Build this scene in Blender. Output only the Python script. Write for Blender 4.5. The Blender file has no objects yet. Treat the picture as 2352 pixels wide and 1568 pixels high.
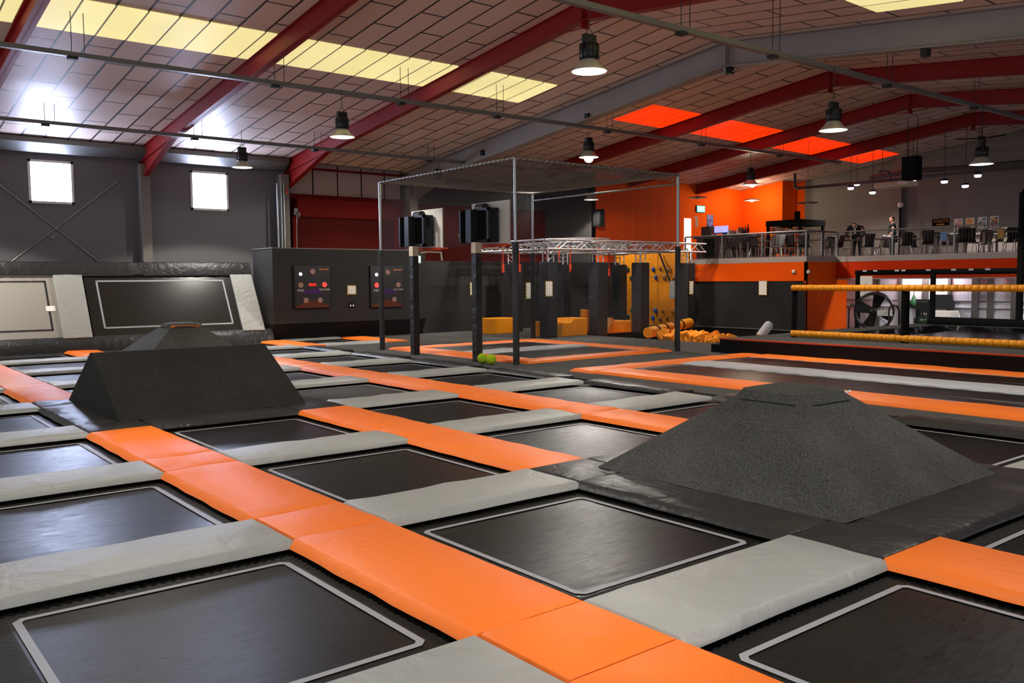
import bpy, bmesh, math, random
from mathutils import Vector, Matrix
random.seed(7)
SC = bpy.context.scene
COL = SC.collection
R = math.radians

# ------------------------------------------------------------------ camera
F, CX, CY = 2019.0, 1176.0, 784.0            # focal length in pixels of the 2352 x 1568 frame
YAW, PITCH, ROLL = R(38.64), R(-3.98), R(-0.45)
CAM = Vector((-2.61, -2.858, 1.8))
FW = Vector((math.sin(YAW)*math.cos(PITCH), math.cos(YAW)*math.cos(PITCH), math.sin(PITCH)))
_r = Vector((math.cos(YAW), -math.sin(YAW), 0)); _u = _r.cross(FW)
RT = _r*math.cos(ROLL)+_u*math.sin(ROLL); UP = -_r*math.sin(ROLL)+_u*math.cos(ROLL)
def ray(x, y): return FW + RT*((x-CX)/F) + UP*((CY-y)/F)
def atX(x, y, X): d = ray(x, y); return CAM + d*((X-CAM.x)/d.x)      # where a sight line meets a plane of the building
def atY(x, y, Y): d = ray(x, y); return CAM + d*((Y-CAM.y)/d.y)
def atZ(x, y, Z): d = ray(x, y); return CAM + d*((Z-CAM.z)/d.z)
def proj(p):
    d = Vector(p)-CAM; z = d.dot(FW)
    return (CX+F*d.dot(RT)/z, CY-F*d.dot(UP)/z, z)
cam = bpy.data.cameras.new('camera'); camo = bpy.data.objects.new('camera', cam); COL.objects.link(camo)
cam.sensor_width = 36; cam.sensor_fit = 'HORIZONTAL'; cam.lens = 36*F/2352; cam.clip_start = .05; cam.clip_end = 300
M = Matrix((RT, UP, -FW)).transposed().to_4x4(); M.translation = CAM; camo.matrix_world = M
SC.camera = camo

# ------------------------------------------------------------------ materials
def lin(c):
    f = lambda v: v/12.92 if v <= .04045 else ((v+.055)/1.055)**2.4
    return tuple(f(v/255) for v in c)+(1,)
MATS = {}
def nm(name):
    m = bpy.data.materials.new(name); m.use_nodes = True; nt = m.node_tree
    return m, nt, nt.nodes['Principled BSDF']
def N(nt, t, **k):
    n = nt.nodes.new(t)
    for a, v in k.items():
        if a in n.inputs: n.inputs[a].default_value = v
        else: setattr(n, a, v)
    return n
def plain(name, rgb, rough=.55, metal=0., spec=.35, var=.0, vscale=6., bump=0., bscale=40.):
    if name in MATS: return MATS[name]
    m, nt, b = nm(name)
    c = lin(rgb); b.inputs['Base Color'].default_value = c
    b.inputs['Roughness'].default_value = rough; b.inputs['Metallic'].default_value = metal
    b.inputs['Specular IOR Level'].default_value = spec
    L = nt.links.new
    tc = N(nt, 'ShaderNodeTexCoord')
    if var:
        n = N(nt, 'ShaderNodeTexNoise', Scale=vscale, Detail=4.)
        L(tc.outputs['Object'], n.inputs['Vector'])
        mx = N(nt, 'ShaderNodeMix', data_type='RGBA')
        mx.inputs['A'].default_value = tuple(v*(1-var) for v in c[:3])+(1,)
        mx.inputs['B'].default_value = tuple(min(1, v*(1+var)) for v in c[:3])+(1,)
        L(n.outputs['Fac'], mx.inputs['Factor']); L(mx.outputs['Result'], b.inputs['Base Color'])
    if bump:
        n2 = N(nt, 'ShaderNodeTexNoise', Scale=bscale, Detail=3.)
        L(tc.outputs['Object'], n2.inputs['Vector'])
        bp = N(nt, 'ShaderNodeBump', Strength=bump, Distance=.02)
        L(n2.outputs['Fac'], bp.inputs['Height']); L(bp.outputs['Normal'], b.inputs['Normal'])
    MATS[name] = m; return m
def vinyl(name, rgb, rough=.45, wr=.35, spec=.28):
    # coated cloth over foam: broad creases and a fine weave
    m, nt, b = nm(name); L = nt.links.new
    tc = N(nt, 'ShaderNodeTexCoord')
    w = N(nt, 'ShaderNodeTexNoise', Scale=3.2, Detail=3., Distortion=1.2); L(tc.outputs['Object'], w.inputs['Vector'])
    f = N(nt, 'ShaderNodeTexNoise', Scale=140., Detail=1.); L(tc.outputs['Object'], f.inputs['Vector'])
    b1 = N(nt, 'ShaderNodeBump', Strength=wr, Distance=.05); L(w.outputs['Fac'], b1.inputs['Height'])
    b2 = N(nt, 'ShaderNodeBump', Strength=.12, Distance=.004); L(f.outputs['Fac'], b2.inputs['Height']); L(b1.outputs['Normal'], b2.inputs['Normal'])
    L(b2.outputs['Normal'], b.inputs['Normal'])
    v = N(nt, 'ShaderNodeTexNoise', Scale=1.1, Detail=5.); L(tc.outputs['Object'], v.inputs['Vector'])
    c = lin(rgb); mx = N(nt, 'ShaderNodeMix', data_type='RGBA')
    mx.inputs['A'].default_value = tuple(x*.86 for x in c[:3])+(1,); mx.inputs['B'].default_value = tuple(min(1, x*1.1) for x in c[:3])+(1,)
    L(v.outputs['Fac'], mx.inputs['Factor']); L(mx.outputs['Result'], b.inputs['Base Color'])
    b.inputs['Roughness'].default_value = rough; b.inputs['Specular IOR Level'].default_value = spec
    MATS[name] = m; return m
def carpet(name, dark, light, scale=130., rough=.95):
    m, nt, b = nm(name); L = nt.links.new
    tc = N(nt, 'ShaderNodeTexCoord')
    n = N(nt, 'ShaderNodeTexNoise', Scale=scale, Detail=2., Roughness=.7); L(tc.outputs['Object'], n.inputs['Vector'])
    big = N(nt, 'ShaderNodeTexNoise', Scale=1.5, Detail=3.); L(tc.outputs['Object'], big.inputs['Vector'])
    ad = N(nt, 'ShaderNodeMath', operation='MULTIPLY_ADD'); ad.inputs[1].default_value = .18; L(big.outputs['Fac'], ad.inputs[0]); L(n.outputs['Fac'], ad.inputs[2])
    cr = N(nt, 'ShaderNodeValToRGB'); cr.color_ramp.elements[0].position = .42; cr.color_ramp.elements[1].position = .78
    cr.color_ramp.elements[0].color = lin(dark); cr.color_ramp.elements[1].color = lin(light)
    L(ad.outputs[0], cr.inputs['Fac']); L(cr.outputs['Color'], b.inputs['Base Color'])
    bp = N(nt, 'ShaderNodeBump', Strength=.5, Distance=.01); L(n.outputs['Fac'], bp.inputs['Height']); L(bp.outputs['Normal'], b.inputs['Normal'])
    b.inputs['Roughness'].default_value = rough; b.inputs['Specular IOR Level'].default_value = .15
    MATS[name] = m; return m
def bedmat(name, rgb, rough=.3):
    m, nt, b = nm(name); L = nt.links.new
    tc = N(nt, 'ShaderNodeTexCoord')
    v = N(nt, 'ShaderNodeTexNoise', Scale=2.2, Detail=6., Roughness=.65, Distortion=.6); L(tc.outputs['Object'], v.inputs['Vector'])
    c = lin(rgb); mx = N(nt, 'ShaderNodeMix', data_type='RGBA')
    mx.inputs['A'].default_value = tuple(x*.75 for x in c[:3])+(1,); mx.inputs['B'].default_value = tuple(x*1.35 for x in c[:3])+(1,)
    L(v.outputs['Fac'], mx.inputs['Factor']); L(mx.outputs['Result'], b.inputs['Base Color'])
    mp = N(nt, 'ShaderNodeMapping'); mp.inputs['Scale'].default_value = (2.5, 14, 1); L(tc.outputs['Object'], mp.inputs['Vector'])
    s = N(nt, 'ShaderNodeTexNoise', Scale=1.4, Detail=8., Roughness=.7, Distortion=2.); L(mp.outputs['Vector'], s.inputs['Vector'])
    mr = N(nt, 'ShaderNodeMapRange'); mr.inputs['From Min'].default_value = .3; mr.inputs['From Max'].default_value = .7
    mr.inputs['To Min'].default_value = rough-.08; mr.inputs['To Max'].default_value = rough+.12
    L(s.outputs['Fac'], mr.inputs['Value']); L(mr.outputs['Result'], b.inputs['Roughness'])
    bp = N(nt, 'ShaderNodeBump', Strength=.015, Distance=.02); L(s.outputs['Fac'], bp.inputs['Height']); L(bp.outputs['Normal'], b.inputs['Normal'])
    b.inputs['Specular IOR Level'].default_value = .17
    MATS[name] = m; return m
def emit(name, rgb, strength, base=None):
    if name in MATS: return MATS[name]
    m, nt, b = nm(name)
    b.inputs['Base Color'].default_value = lin(base or rgb); b.inputs['Emission Color'].default_value = lin(rgb)
    b.inputs['Emission Strength'].default_value = strength; b.inputs['Roughness'].default_value = .5
    MATS[name] = m; return m
def bricks(name, c1, c2, mortar, bw, rh, ms, rough=.5, spec=.3, emis=0., swap=True, offset=.5, bump=True, freq=2):
    # panels laid in rows: rows run along Y of the object (the roof slope)
    m, nt, b = nm(name); L = nt.links.new
    tc = N(nt, 'ShaderNodeTexCoord'); sx = N(nt, 'ShaderNodeSeparateXYZ'); cx = N(nt, 'ShaderNodeCombineXYZ')
    L(tc.outputs['Object'], sx.inputs[0])
    if swap: L(sx.outputs['Y'], cx.inputs['X']); L(sx.outputs['X'], cx.inputs['Y'])
    else: L(sx.outputs['X'], cx.inputs['X']); L(sx.outputs['Z'], cx.inputs['Y'])
    bt = N(nt, 'ShaderNodeTexBrick'); bt.offset = offset; bt.offset_frequency = freq; bt.squash = 1
    bt.inputs['Color1'].default_value = lin(c1); bt.inputs['Color2'].default_value = lin(c2); bt.inputs['Mortar'].default_value = lin(mortar)
    bt.inputs['Scale'].default_value = 1; bt.inputs['Mortar Size'].default_value = ms; bt.inputs['Mortar Smooth'].default_value = .05
    bt.inputs['Brick Width'].default_value = bw; bt.inputs['Row Height'].default_value = rh; bt.inputs['Bias'].default_value = 0
    L(cx.outputs[0], bt.inputs['Vector']); L(bt.outputs['Color'], b.inputs['Base Color'])
    b.inputs['Roughness'].default_value = rough; b.inputs['Specular IOR Level'].default_value = spec
    if emis:
        n = N(nt, 'ShaderNodeTexNoise', Scale=.7, Detail=3.); L(tc.outputs['Object'], n.inputs['Vector'])
        mr = N(nt, 'ShaderNodeMapRange'); mr.inputs['To Min'].default_value = emis*.8; mr.inputs['To Max'].default_value = emis*1.2
        L(n.outputs['Fac'], mr.inputs['Value'])
        L(bt.outputs['Color'], b.inputs['Emission Color']); L(mr.outputs['Result'], b.inputs['Emission Strength'])
    elif bump:
        iv = N(nt, 'ShaderNodeMath', operation='SUBTRACT'); iv.inputs[0].default_value = 1; L(bt.outputs['Fac'], iv.inputs[1])
        bp = N(nt, 'ShaderNodeBump', Strength=.3, Distance=.01); L(iv.outputs[0], bp.inputs['Height']); L(bp.outputs['Normal'], b.inputs['Normal'])
    MATS[name] = m; return m

vinyl('orange_vinyl', (255, 123, 38), .5, .3); vinyl('grey_vinyl', (158, 159, 156), .48, .5)
vinyl('black_vinyl', (43, 43, 44), .4, .6); vinyl('white_vinyl', (178, 180, 184), .45, .3)
vinyl('yellow_vinyl', (236, 150, 22), .4, .25); vinyl('amber_vinyl', (226, 140, 14), .5, .5)
carpet('deck_carpet', (52, 51, 49), (96, 95, 91)); carpet('block_carpet', (25, 25, 25), (98, 98, 94), 115.)
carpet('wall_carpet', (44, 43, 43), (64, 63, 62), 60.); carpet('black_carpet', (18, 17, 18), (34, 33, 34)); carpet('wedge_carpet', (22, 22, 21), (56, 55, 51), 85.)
bedmat('bed_black', (21, 21, 21), .34); bedmat('bed_skirt', (24, 23, 22), .5); plain('wall_bed', (30, 28, 25), .27, spec=.6, var=.2, vscale=3); plain('curtain_cloth', (38, 37, 37), .85, spec=.2, var=.12, vscale=2)
plain('tape', (150, 152, 158), .5, bump=.1, bscale=90); plain('grey_sheet', (150, 146, 138), .4, bump=.15, bscale=3)
plain('red_steel', (128, 17, 9), .5, spec=.25, var=.15); plain('white_steel', (136, 128, 122), .6, var=.12, vscale=2)
plain('grey_steel', (104, 103, 100), .45, .3, var=.1); plain('galv', (160, 162, 160), .35, .8); plain('chrome', (205, 205, 205), .2, 1)
plain('alu', (215, 216, 218), .35, .6); plain('black_metal', (18, 18, 19), .4); plain('black_plastic', (22, 23, 26), .45)
plain('matt_black', (12, 12, 12), .9, spec=.1); plain('white_paint', (215, 212, 205), .5); plain('beige_paint', (196, 186, 160), .5); plain('table_leg', (120, 106, 94), .5)
plain('edge_orange', (190, 84, 52), .8, spec=.15); plain('orange_paint', (236, 88, 8), .75, spec=.08, var=.06, vscale=3); plain('red_paint', (92, 13, 9), .8, spec=.12, var=.1); plain('dark_red', (92, 14, 10), .8, spec=.12)
plain('grey_paint', (112, 106, 100), .7, var=.06, vscale=2); plain('dark_grey_paint', (72, 68, 66), .7, var=.08); plain('fascia', (158, 146, 140), .6)
plain('dark_wood', (28, 20, 17), .5); plain('table_top', (84, 72, 64), .5); plain('counter_dark', (58, 48, 46), .6)
plain('foam', (255, 160, 52), .95, spec=.1, bump=.2); plain('ball', (168, 196, 40), .95, spec=.1, bump=.6, bscale=90); plain('paper', (236, 234, 226), .7)
plain('rubber_green', (30, 74, 36), .6); plain('hold_blue', (36, 84, 160), .5); plain('hold_sand', (150, 110, 40), .6); plain('cord', (30, 30, 30), .6)
plain('net', (16, 16, 16), .5); plain('strap_red', (216, 66, 22), .6); plain('skin', (196, 140, 112), .55); plain('shirt', (24, 27, 34), .85); plain('jacket', (30, 22, 24), .85)
plain('hair', (60, 48, 36), .7); plain('trouser', (20, 18, 20), .85); plain('collar', (205, 205, 205), .7); plain('blue_card', (70, 108, 150), .6); plain('reflector', (190, 186, 172), .35, .5)
bricks('ceiling_panel', (206, 186, 172), (196, 174, 160), (34, 29, 27), 1.95, .625, .028, .5, .5)
bricks('sky_cream', (236, 226, 160), (232, 221, 150), (96, 92, 66), 60, .625, .02, .5, .3, .44)
bricks('sky_orange', (255, 62, 8), (255, 52, 4), (206, 26, 4), 60, .42, .02, .5, .3, .46)
bricks('cladding', (98, 95, 98), (94, 91, 94), (62, 60, 64), 40, 40, .02, .6, .35, 0, False)
bricks('white_clad', (176, 152, 146), (170, 147, 141), (40, 30, 30), 1.0, 8, .03, .6, .3, 0, False, 0)
bricks('roller', (74, 13, 9), (68, 11, 8), (30, 5, 4), 40, .085, .012, .8, .12, 0, False, 0)
bricks('shutter', (196, 196, 206), (188, 188, 200), (120, 120, 134), .09, 40, .012, .5, .4, 0, False, 0)
bricks('grey_block', (122, 117, 110), (116, 111, 104), (104, 99, 94), .44, .215, .006, .7, .25, 0, False, .5)
emit('window_light', (205, 218, 255), 34); emit('lamp_light', (255, 246, 226), 1.0); emit('lamp_hot', (255, 255, 255), 30); emit('spot_light', (225, 205, 255), 5)
emit('exit_light', (110, 215, 235), .8); emit('exit_pale', (200, 250, 255), .8); emit('red_led', (255, 30, 20), 1.2); emit('red_button', (240, 70, 62), .4); emit('screen_light', (150, 150, 255), .7); emit('door_light', (255, 244, 226), .8)
emit('white_button', (225, 235, 245), .5); emit('box_glow', (250, 190, 160), .12)
def hazard():
    m, nt, b = nm('hazard'); L = nt.links.new
    tc = N(nt, 'ShaderNodeTexCoord'); s = N(nt, 'ShaderNodeSeparateXYZ'); L(tc.outputs['Object'], s.inputs[0])
    a = N(nt, 'ShaderNodeMath', operation='ADD'); L(s.outputs['X'], a.inputs[0]); L(s.outputs['Y'], a.inputs[1])
    a2 = N(nt, 'ShaderNodeMath', operation='ADD'); L(a.outputs[0], a2.inputs[0]); L(s.outputs['Z'], a2.inputs[1])
    f = N(nt, 'ShaderNodeMath', operation='PINGPONG'); f.inputs[1].default_value = .05; L(a2.outputs[0], f.inputs[0])
    g = N(nt, 'ShaderNodeMath', operation='GREATER_THAN'); g.inputs[1].default_value = .028; L(f.outputs[0], g.inputs[0])
    mx = N(nt, 'ShaderNodeMix', data_type='RGBA'); mx.inputs['A'].default_value = lin((235, 205, 60)); mx.inputs['B'].default_value = lin((20, 18, 16))
    L(g.outputs[0], mx.inputs['Factor']); L(mx.outputs['Result'], b.inputs['Base Color']); MATS['hazard'] = m
hazard()
def poster_art(name, cols):
    m, nt, b = nm(name); L = nt.links.new
    tc = N(nt, 'ShaderNodeTexCoord'); n = N(nt, 'ShaderNodeTexNoise', Scale=5., Detail=2.); L(tc.outputs['Object'], n.inputs['Vector'])
    cr = N(nt, 'ShaderNodeValToRGB'); cr.color_ramp.interpolation = 'CONSTANT'
    els = cr.color_ramp.elements
    while len(els) < len(cols): els.new(.5)
    for i, c in enumerate(cols): els[i].position = 0 if i == 0 else .36+.09*i; els[i].color = lin(c)
    L(n.outputs['Fac'], cr.inputs['Fac']); L(cr.outputs['Color'], b.inputs['Base Color']); MATS[name] = m
poster_art('art_red', [(190, 130, 150), (214, 190, 180), (222, 160, 70), (180, 60, 60)])
poster_art('art_gold', [(226, 170, 90), (216, 120, 60), (220, 190, 140), (190, 90, 70)])
poster_art('art_green', [(30, 90, 84), (210, 200, 196), (130, 140, 170), (220, 120, 80)])
poster_art('art_dark', [(70, 70, 80), (190, 150, 90), (150, 50, 46), (60, 60, 70)])
poster_art('art_blue', [(60, 50, 110), (120, 130, 190), (90, 120, 190), (190, 110, 90)])
poster_art('art_game', [(8, 7, 9), (10, 10, 28), (14, 10, 16), (40, 16, 12)])
poster_art('snack', [(150, 128, 104), (130, 36, 26), (160, 110, 34), (170, 160, 150), (54, 40, 84)])

# ------------------------------------------------------------------ mesh builder
class MB:
    def __init__(s): s.v = []; s.f = []; s.sm = []
    def add(s, vs, fs, smooth=False):
        o = len(s.v); s.v += [tuple(v) for v in vs]; s.f += [tuple(i+o for i in f) for f in fs]; s.sm += [smooth]*len(fs); return s
    def box(s, a, b):
        (x0, y0, z0), (x1, y1, z1) = a, b
        x0, x1 = min(x0, x1), max(x0, x1); y0, y1 = min(y0, y1), max(y0, y1); z0, z1 = min(z0, z1), max(z0, z1)
        return s.add([(x0, y0, z0), (x1, y0, z0), (x1, y1, z0), (x0, y1, z0), (x0, y0, z1), (x1, y0, z1), (x1, y1, z1), (x0, y1, z1)],
                     [(0, 3, 2, 1), (4, 5, 6, 7), (0, 1, 5, 4), (1, 2, 6, 5), (2, 3, 7, 6), (3, 0, 4, 7)])
    def hexa(s, bot, top):    # two quads, counter-clockwise seen from above
        return s.add(list(bot)+list(top), [(0, 3, 2, 1), (4, 5, 6, 7), (0, 1, 5, 4), (1, 2, 6, 5), (2, 3, 7, 6), (3, 0, 4, 7)])
    def tube(s, p, q, r, n=8, r2=None, cap=True, smooth=True):
        p = Vector(p); q = Vector(q); d = (q-p)
        if d.length < 1e-6: return s
        d.normalize(); a = d.orthogonal().normalized()
        if abs(d.z) > .9: a = (Vector((1, 0, 0))-d*d.x).normalized()
        b = d.cross(a); r2 = r if r2 is None else r2
        vs = [p+(a*math.cos(2*math.pi*(i+.5)/n)+b*math.sin(2*math.pi*(i+.5)/n))*r for i in range(n)]+[q+(a*math.cos(2*math.pi*(i+.5)/n)+b*math.sin(2*math.pi*(i+.5)/n))*r2 for i in range(n)]
        s.add(vs, [(i, (i+1) % n, n+(i+1) % n, n+i) for i in range(n)], smooth and n > 4)
        if cap: s.add(vs[:n], [tuple(reversed(range(n)))]); s.add(vs[n:], [tuple(range(n))])
        return s
    def bar(s, p, q, w, h):   # rectangular bar, w sideways, h upwards
        p = Vector(p); q = Vector(q); d = (q-p).normalized()
        a = d.cross(Vector((0, 0, 1)))
        a = Vector((1, 0, 0)) if a.length < 1e-3 else a.normalized()
        b = a.cross(d).normalized(); a = a*w/2; b = b*h/2
        return s.add([p-a-b, p+a-b, p+a+b, p-a+b, q-a-b, q+a-b, q+a+b, q-a+b], [(0, 1, 2, 3), (7, 6, 5, 4), (0, 4, 5, 1), (1, 5, 6, 2), (2, 6, 7, 3), (3, 7, 4, 0)])
    def path(s, pts, r, n=8):
        for p, q in zip(pts, pts[1:]): s.tube(p, q, r, n)
        return s
    def lathe(s, prof, c=(0, 0, 0), n=24, axis='z'):
        c = Vector(c); k = len(prof); vs = []
        for i in range(n):
            t = 2*math.pi*i/n
            for (r, h) in prof:
                vs.append(c+(Vector((r*math.cos(t), r*math.sin(t), h)) if axis == 'z' else Vector((h, r*math.cos(t), r*math.sin(t)))))
        fs = [(i*k+j, ((i+1) % n)*k+j, ((i+1) % n)*k+j+1, i*k+j+1) for i in range(n) for j in range(k-1)]
        return s.add(vs, fs, True)
    def ball(s, c, r, n=12, sz=1.):
        return s.lathe([(max(1e-4, r*math.sin(math.pi*j/n)), -r*sz*math.cos(math.pi*j/n)) for j in range(n+1)], c, n*2)
    def torus(s, c, R_, r, n=24, k=8, axis='z'):
        return s.lathe([(R_+r*math.cos(2*math.pi*j/k), r*math.sin(2*math.pi*j/k)) for j in range(k+1)], c, n, axis)
    def poly(s, pts): return s.add(pts, [tuple(range(len(pts)))])
    def prism(s, pts, d):     # extrude a polygon by vector d
        n = len(pts); d = Vector(d); a = [Vector(p) for p in pts]; b = [p+d for p in a]
        return s.add(a+b, [tuple(reversed(range(n))), tuple(range(n, 2*n))]+[(i, (i+1) % n, n+(i+1) % n, n+i) for i in range(n)])
    def pad(s, x0, x1, y0, y1, z0, z1, ch=(.05, .05, .05, .05), nx=6, ny=6, amp=.006, seed=0):
        # foam mat: flat top (x0..x1, y0..y1), sides sloping out by ch, slightly uneven cloth
        rnd = random.Random(seed); ph = [rnd.uniform(0, 6) for _ in range(6)]
        def h(x, y, e): return z1+e*amp*(math.sin(x*7+ph[0])*math.sin(y*6+ph[1])+.7*math.sin(x*13+y*9+ph[2])+.5*math.sin(y*17-x*5+ph[3]))
        us = [0, .03]+[.03+.94*i/(nx-1) for i in range(1, nx-1)]+[.97, 1]; ws = [0, .03]+[.03+.94*i/(ny-1) for i in range(1, ny-1)]+[.97, 1]
        if x1-x0 > 0: us[1] = min(.2, .02/(x1-x0)); us[-2] = 1-us[1]; ws[1] = min(.2, .02/(y1-y0)); ws[-2] = 1-ws[1]
        nu, nw = len(us), len(ws); vs = []
        for j, w in enumerate(ws):
            for i, u in enumerate(us):
                x = x0+(x1-x0)*u; y = y0+(y1-y0)*w
                edge = i in (0, nu-1) or j in (0, nw-1)
                vs.append((x, y, z1-.008 if edge else h(x, y, 1)))
        fs = [(j*nu+i, j*nu+i+1, (j+1)*nu+i+1, (j+1)*nu+i) for j in range(nw-1) for i in range(nu-1)]
        loop = [(i, 0) for i in range(nu-1)]+[(nu-1, j) for j in range(nw-1)]+[(i, nw-1) for i in range(nu-1, 0, -1)]+[(0, j) for j in range(nw-1, 0, -1)]
        n = len(loop); nt_ = len(fs); top_n = len(vs); vs += [vs[j*nu+i] for (i, j) in loop]; o = len(vs)
        for f, zz in ((.85, z0+.02), (1., z0)):
            for (i, j) in loop:
                x, y, _ = vs[j*nu+i]
                dx = -ch[0] if i == 0 else ch[1] if i == nu-1 else 0; dy = -ch[2] if j == 0 else ch[3] if j == nw-1 else 0
                wob = 1+.1*math.sin(x*23+y*19+ph[4])
                vs.append((x+dx*f*wob, y+dy*f*wob, zz))
        for k in range(n):
            a = loop[k]; b = loop[(k+1) % n]
            fs.append((top_n+k, o+k, o+(k+1) % n, top_n+(k+1) % n)); fs.append((o+k, o+n+k, o+n+(k+1) % n, o+(k+1) % n))
        return s.add(vs, fs, True)
    def build(s, name, mat, parent=None, loc=None, bevel=0.):
        me = bpy.data.meshes.new(name)
        off = Vector(loc) if loc is not None else (Vector(parent['_loc']) if parent is not None and '_loc' in parent else Vector((0, 0, 0)))
        me.from_pydata([tuple(Vector(v)-off) for v in s.v], [], s.f)
        me.polygons.foreach_set('use_smooth', s.sm); me.validate(); me.update()
        me.materials.append(MATS[mat] if isinstance(mat, str) else mat)
        o = bpy.data.objects.new(name, me); COL.objects.link(o)
        if parent is not None: o.parent = parent
        else: o.location = off
        if parent is not None and loc is not None: o.location = off-Vector(parent['_loc']); o['_loc'] = tuple(off)
        elif parent is None: o['_loc'] = tuple(off)
        else: o['_loc'] = parent['_loc']
        if bevel:
            md = o.modifiers.new('bevel', 'BEVEL'); md.width = bevel; md.segments = 2; md.limit_method = 'ANGLE'
        return o
def tag(o, label, cat, group=None, kind=None):
    if label: o['label'] = label
    if cat: o['category'] = cat
    if group: o['group'] = group
    if kind: o['kind'] = kind
    return o
def struct(o, label, cat): return tag(o, label, cat, None, 'structure')
def empty(name, loc, label, cat, group=None):
    o = bpy.data.objects.new(name, None); COL.objects.link(o); o.location = loc; o['_loc'] = tuple(loc); o.empty_display_size = .2
    return tag(o, label, cat, group)
def dup(root, loc, rz=None, label=None, group=None, scale=None):
    r = root.copy(); COL.objects.link(r); r.location = loc
    if rz is not None: r.rotation_euler = (0, 0, rz)
    if label: r['label'] = label
    if group: r['group'] = group
    for ch in list(root.children):
        c = ch.copy(); COL.objects.link(c); c.parent = r
        for g in list(ch.children):
            d = g.copy(); COL.objects.link(d); d.parent = c
    return r
def text(name, s, loc, rot, size, mat, parent, ext=.002, align='CENTER'):
    cu = bpy.data.curves.new(name, 'FONT'); cu.body = s; cu.size = size; cu.extrude = ext; cu.align_x = align; cu.align_y = 'CENTER'
    t_ = bpy.data.objects.new('letters', cu); COL.objects.link(t_); bpy.context.view_layer.update()
    me = bpy.data.meshes.new_from_object(t_.evaluated_get(bpy.context.evaluated_depsgraph_get())); me.materials.clear(); me.materials.append(MATS[mat])
    bpy.data.objects.remove(t_); o = bpy.data.objects.new(name, me); COL.objects.link(o)
    o.rotation_euler = rot
    if parent is not None: o.parent = parent; o.location = Vector(loc)-Vector(parent['_loc'])
    else: o.location = loc
    return o
ROT_Y = (R(90), 0, 0)               # writing on a wall that faces the viewer along -Y
ROT_X = (R(90), 0, R(-90))          # writing on a wall that faces the viewer along -X
ORD = ['first', 'second', 'third', 'fourth', 'fifth', 'sixth', 'seventh', 'eighth', 'ninth', 'tenth', 'eleventh', 'twelfth']

# ================================================================== BUILDING
RY, RZ, RS = 11.52, 7.88, .115                     # ridge line and roof slope
def drop(x): return .018*max(0, x-12)
def roof(x, y): return RZ-RS*abs(y-RY)-drop(x)
YW, YR, XL, XG = 27.0, -3.9, -7.0, 34.4            # long walls, open rear end, far gable
YO, XO = 23.9, 23.2                                # orange side wall of the reception and where it starts
Z0 = -1.0
DK = -.04                                           # top of the carpeted deck
# ---- floor
m = MB(); m.box((XL, YR, Z0-.1), (12.0, YW, Z0)); struct(m.build('floor', 'matt_black'), 'dark slab below the trampoline court', 'floor')
FX0, FX1, FY0, FY1 = 17.6, 24.2, 13.2, 19.3        # foam pit
m = MB()
m.box((8.62, -12, -.5), (FX0, 20.55, DK)); m.box((11.78, 20.55, -.5), (FX0, YW, DK)); m.box((FX0, -12, -.5), (FX1, FY0, DK)); m.box((FX0, FY1, -.5), (FX1, YW, DK)); m.box((FX1, -12, -.5), (XG+.6, YW, DK))
struct(m.build('floor', 'deck_carpet'), 'grey carpeted deck around the cage and long trampolines', 'floor')
m = MB(); m.box((FX0, FY0, -1.1), (FX1, FY1, -1.0))
for a, b in (((FX0-.02, FY0, -1.1), (FX0, FY1, DK-.01)), ((FX1-.03, FY0, -1.1), (FX1, FY1, DK)), ((FX0, FY0, -1.1), (FX1, FY0+.03, -.03)), ((FX0, FY1-.03, -1.1), (FX1, FY1, -.03))): m.box(a, b)
struct(m.build('floor', 'black_carpet'), 'dark sunken pit for the foam cubes', 'pit')
m = MB(); m.box((FX1-.1, FY0, DK), (FX1+.02, FY1, DK+.03)); m.box((FX0+3, FY1-.02, DK), (FX1, FY1+.1, DK+.03))
struct(m.build('trim_1', 'grey_steel'), 'pale edging strip around the foam pit', 'trim')

# ---- left long wall with two windows
W1, W2, WZ = (2.72, 3.97), (7.55, 8.83), (4.24, 5.54)
def wall_y(name, y, xs, zs, holes, mat, label, t=.12):
    m = MB(); X = sorted(set([xs[0], xs[1]]+[v for h in holes for v in h[:2]])); Z = sorted(set([zs[0], zs[1]]+[v for h in holes for v in h[2:]]))
    for a, b in zip(X, X[1:]):
        for c, d in zip(Z, Z[1:]):
            if any(h[0] <= a and b <= h[1] and h[2] <= c and d <= h[3] for h in holes): continue
            m.box((a, y, c), (b, y+t, d))
    return struct(m.build(name, mat), label, 'wall')
wall_y('wall_left', YW, (XL, 11.1), (Z0, 6.12), [W1+WZ, W2+WZ], 'cladding', 'dark grey clad side wall with two square windows')
for i, (a, b) in enumerate((W1, W2)):
    m = MB(); z0, z1 = WZ; t = .07
    for p, q in (((a, YW-.04, z0), (a+t, YW+.1, z1)), ((b-t, YW-.04, z0), (b, YW+.1, z1)), ((a, YW-.04, z0), (b, YW+.1, z0+t)), ((a, YW-.04, z1-t), (b, YW+.1, z1))): m.box(p, q)
    fr = m.build('window_%d' % (i+1), 'white_paint'); struct(fr, ('square window above the crossed bracing rods', 'square window behind the end lamp')[i], 'window')
    m = MB(); m.box((a+t, YW+.02, z0+t), (b-t, YW+.03, z1-t)); m.build('window_pane', 'window_light', fr)
m = MB(); m.prism([(XL, 26.45, 6.13), (XL, 26.45, 5.98), (XL, 26.8, 5.74), (XL, 27, 5.74), (XL, 27, 6.13)], (10.85-XL, 0, 0)); struct(m.build('trim_2', 'grey_steel'), 'boxed grey gutter beam under the eaves', 'beam')
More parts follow.
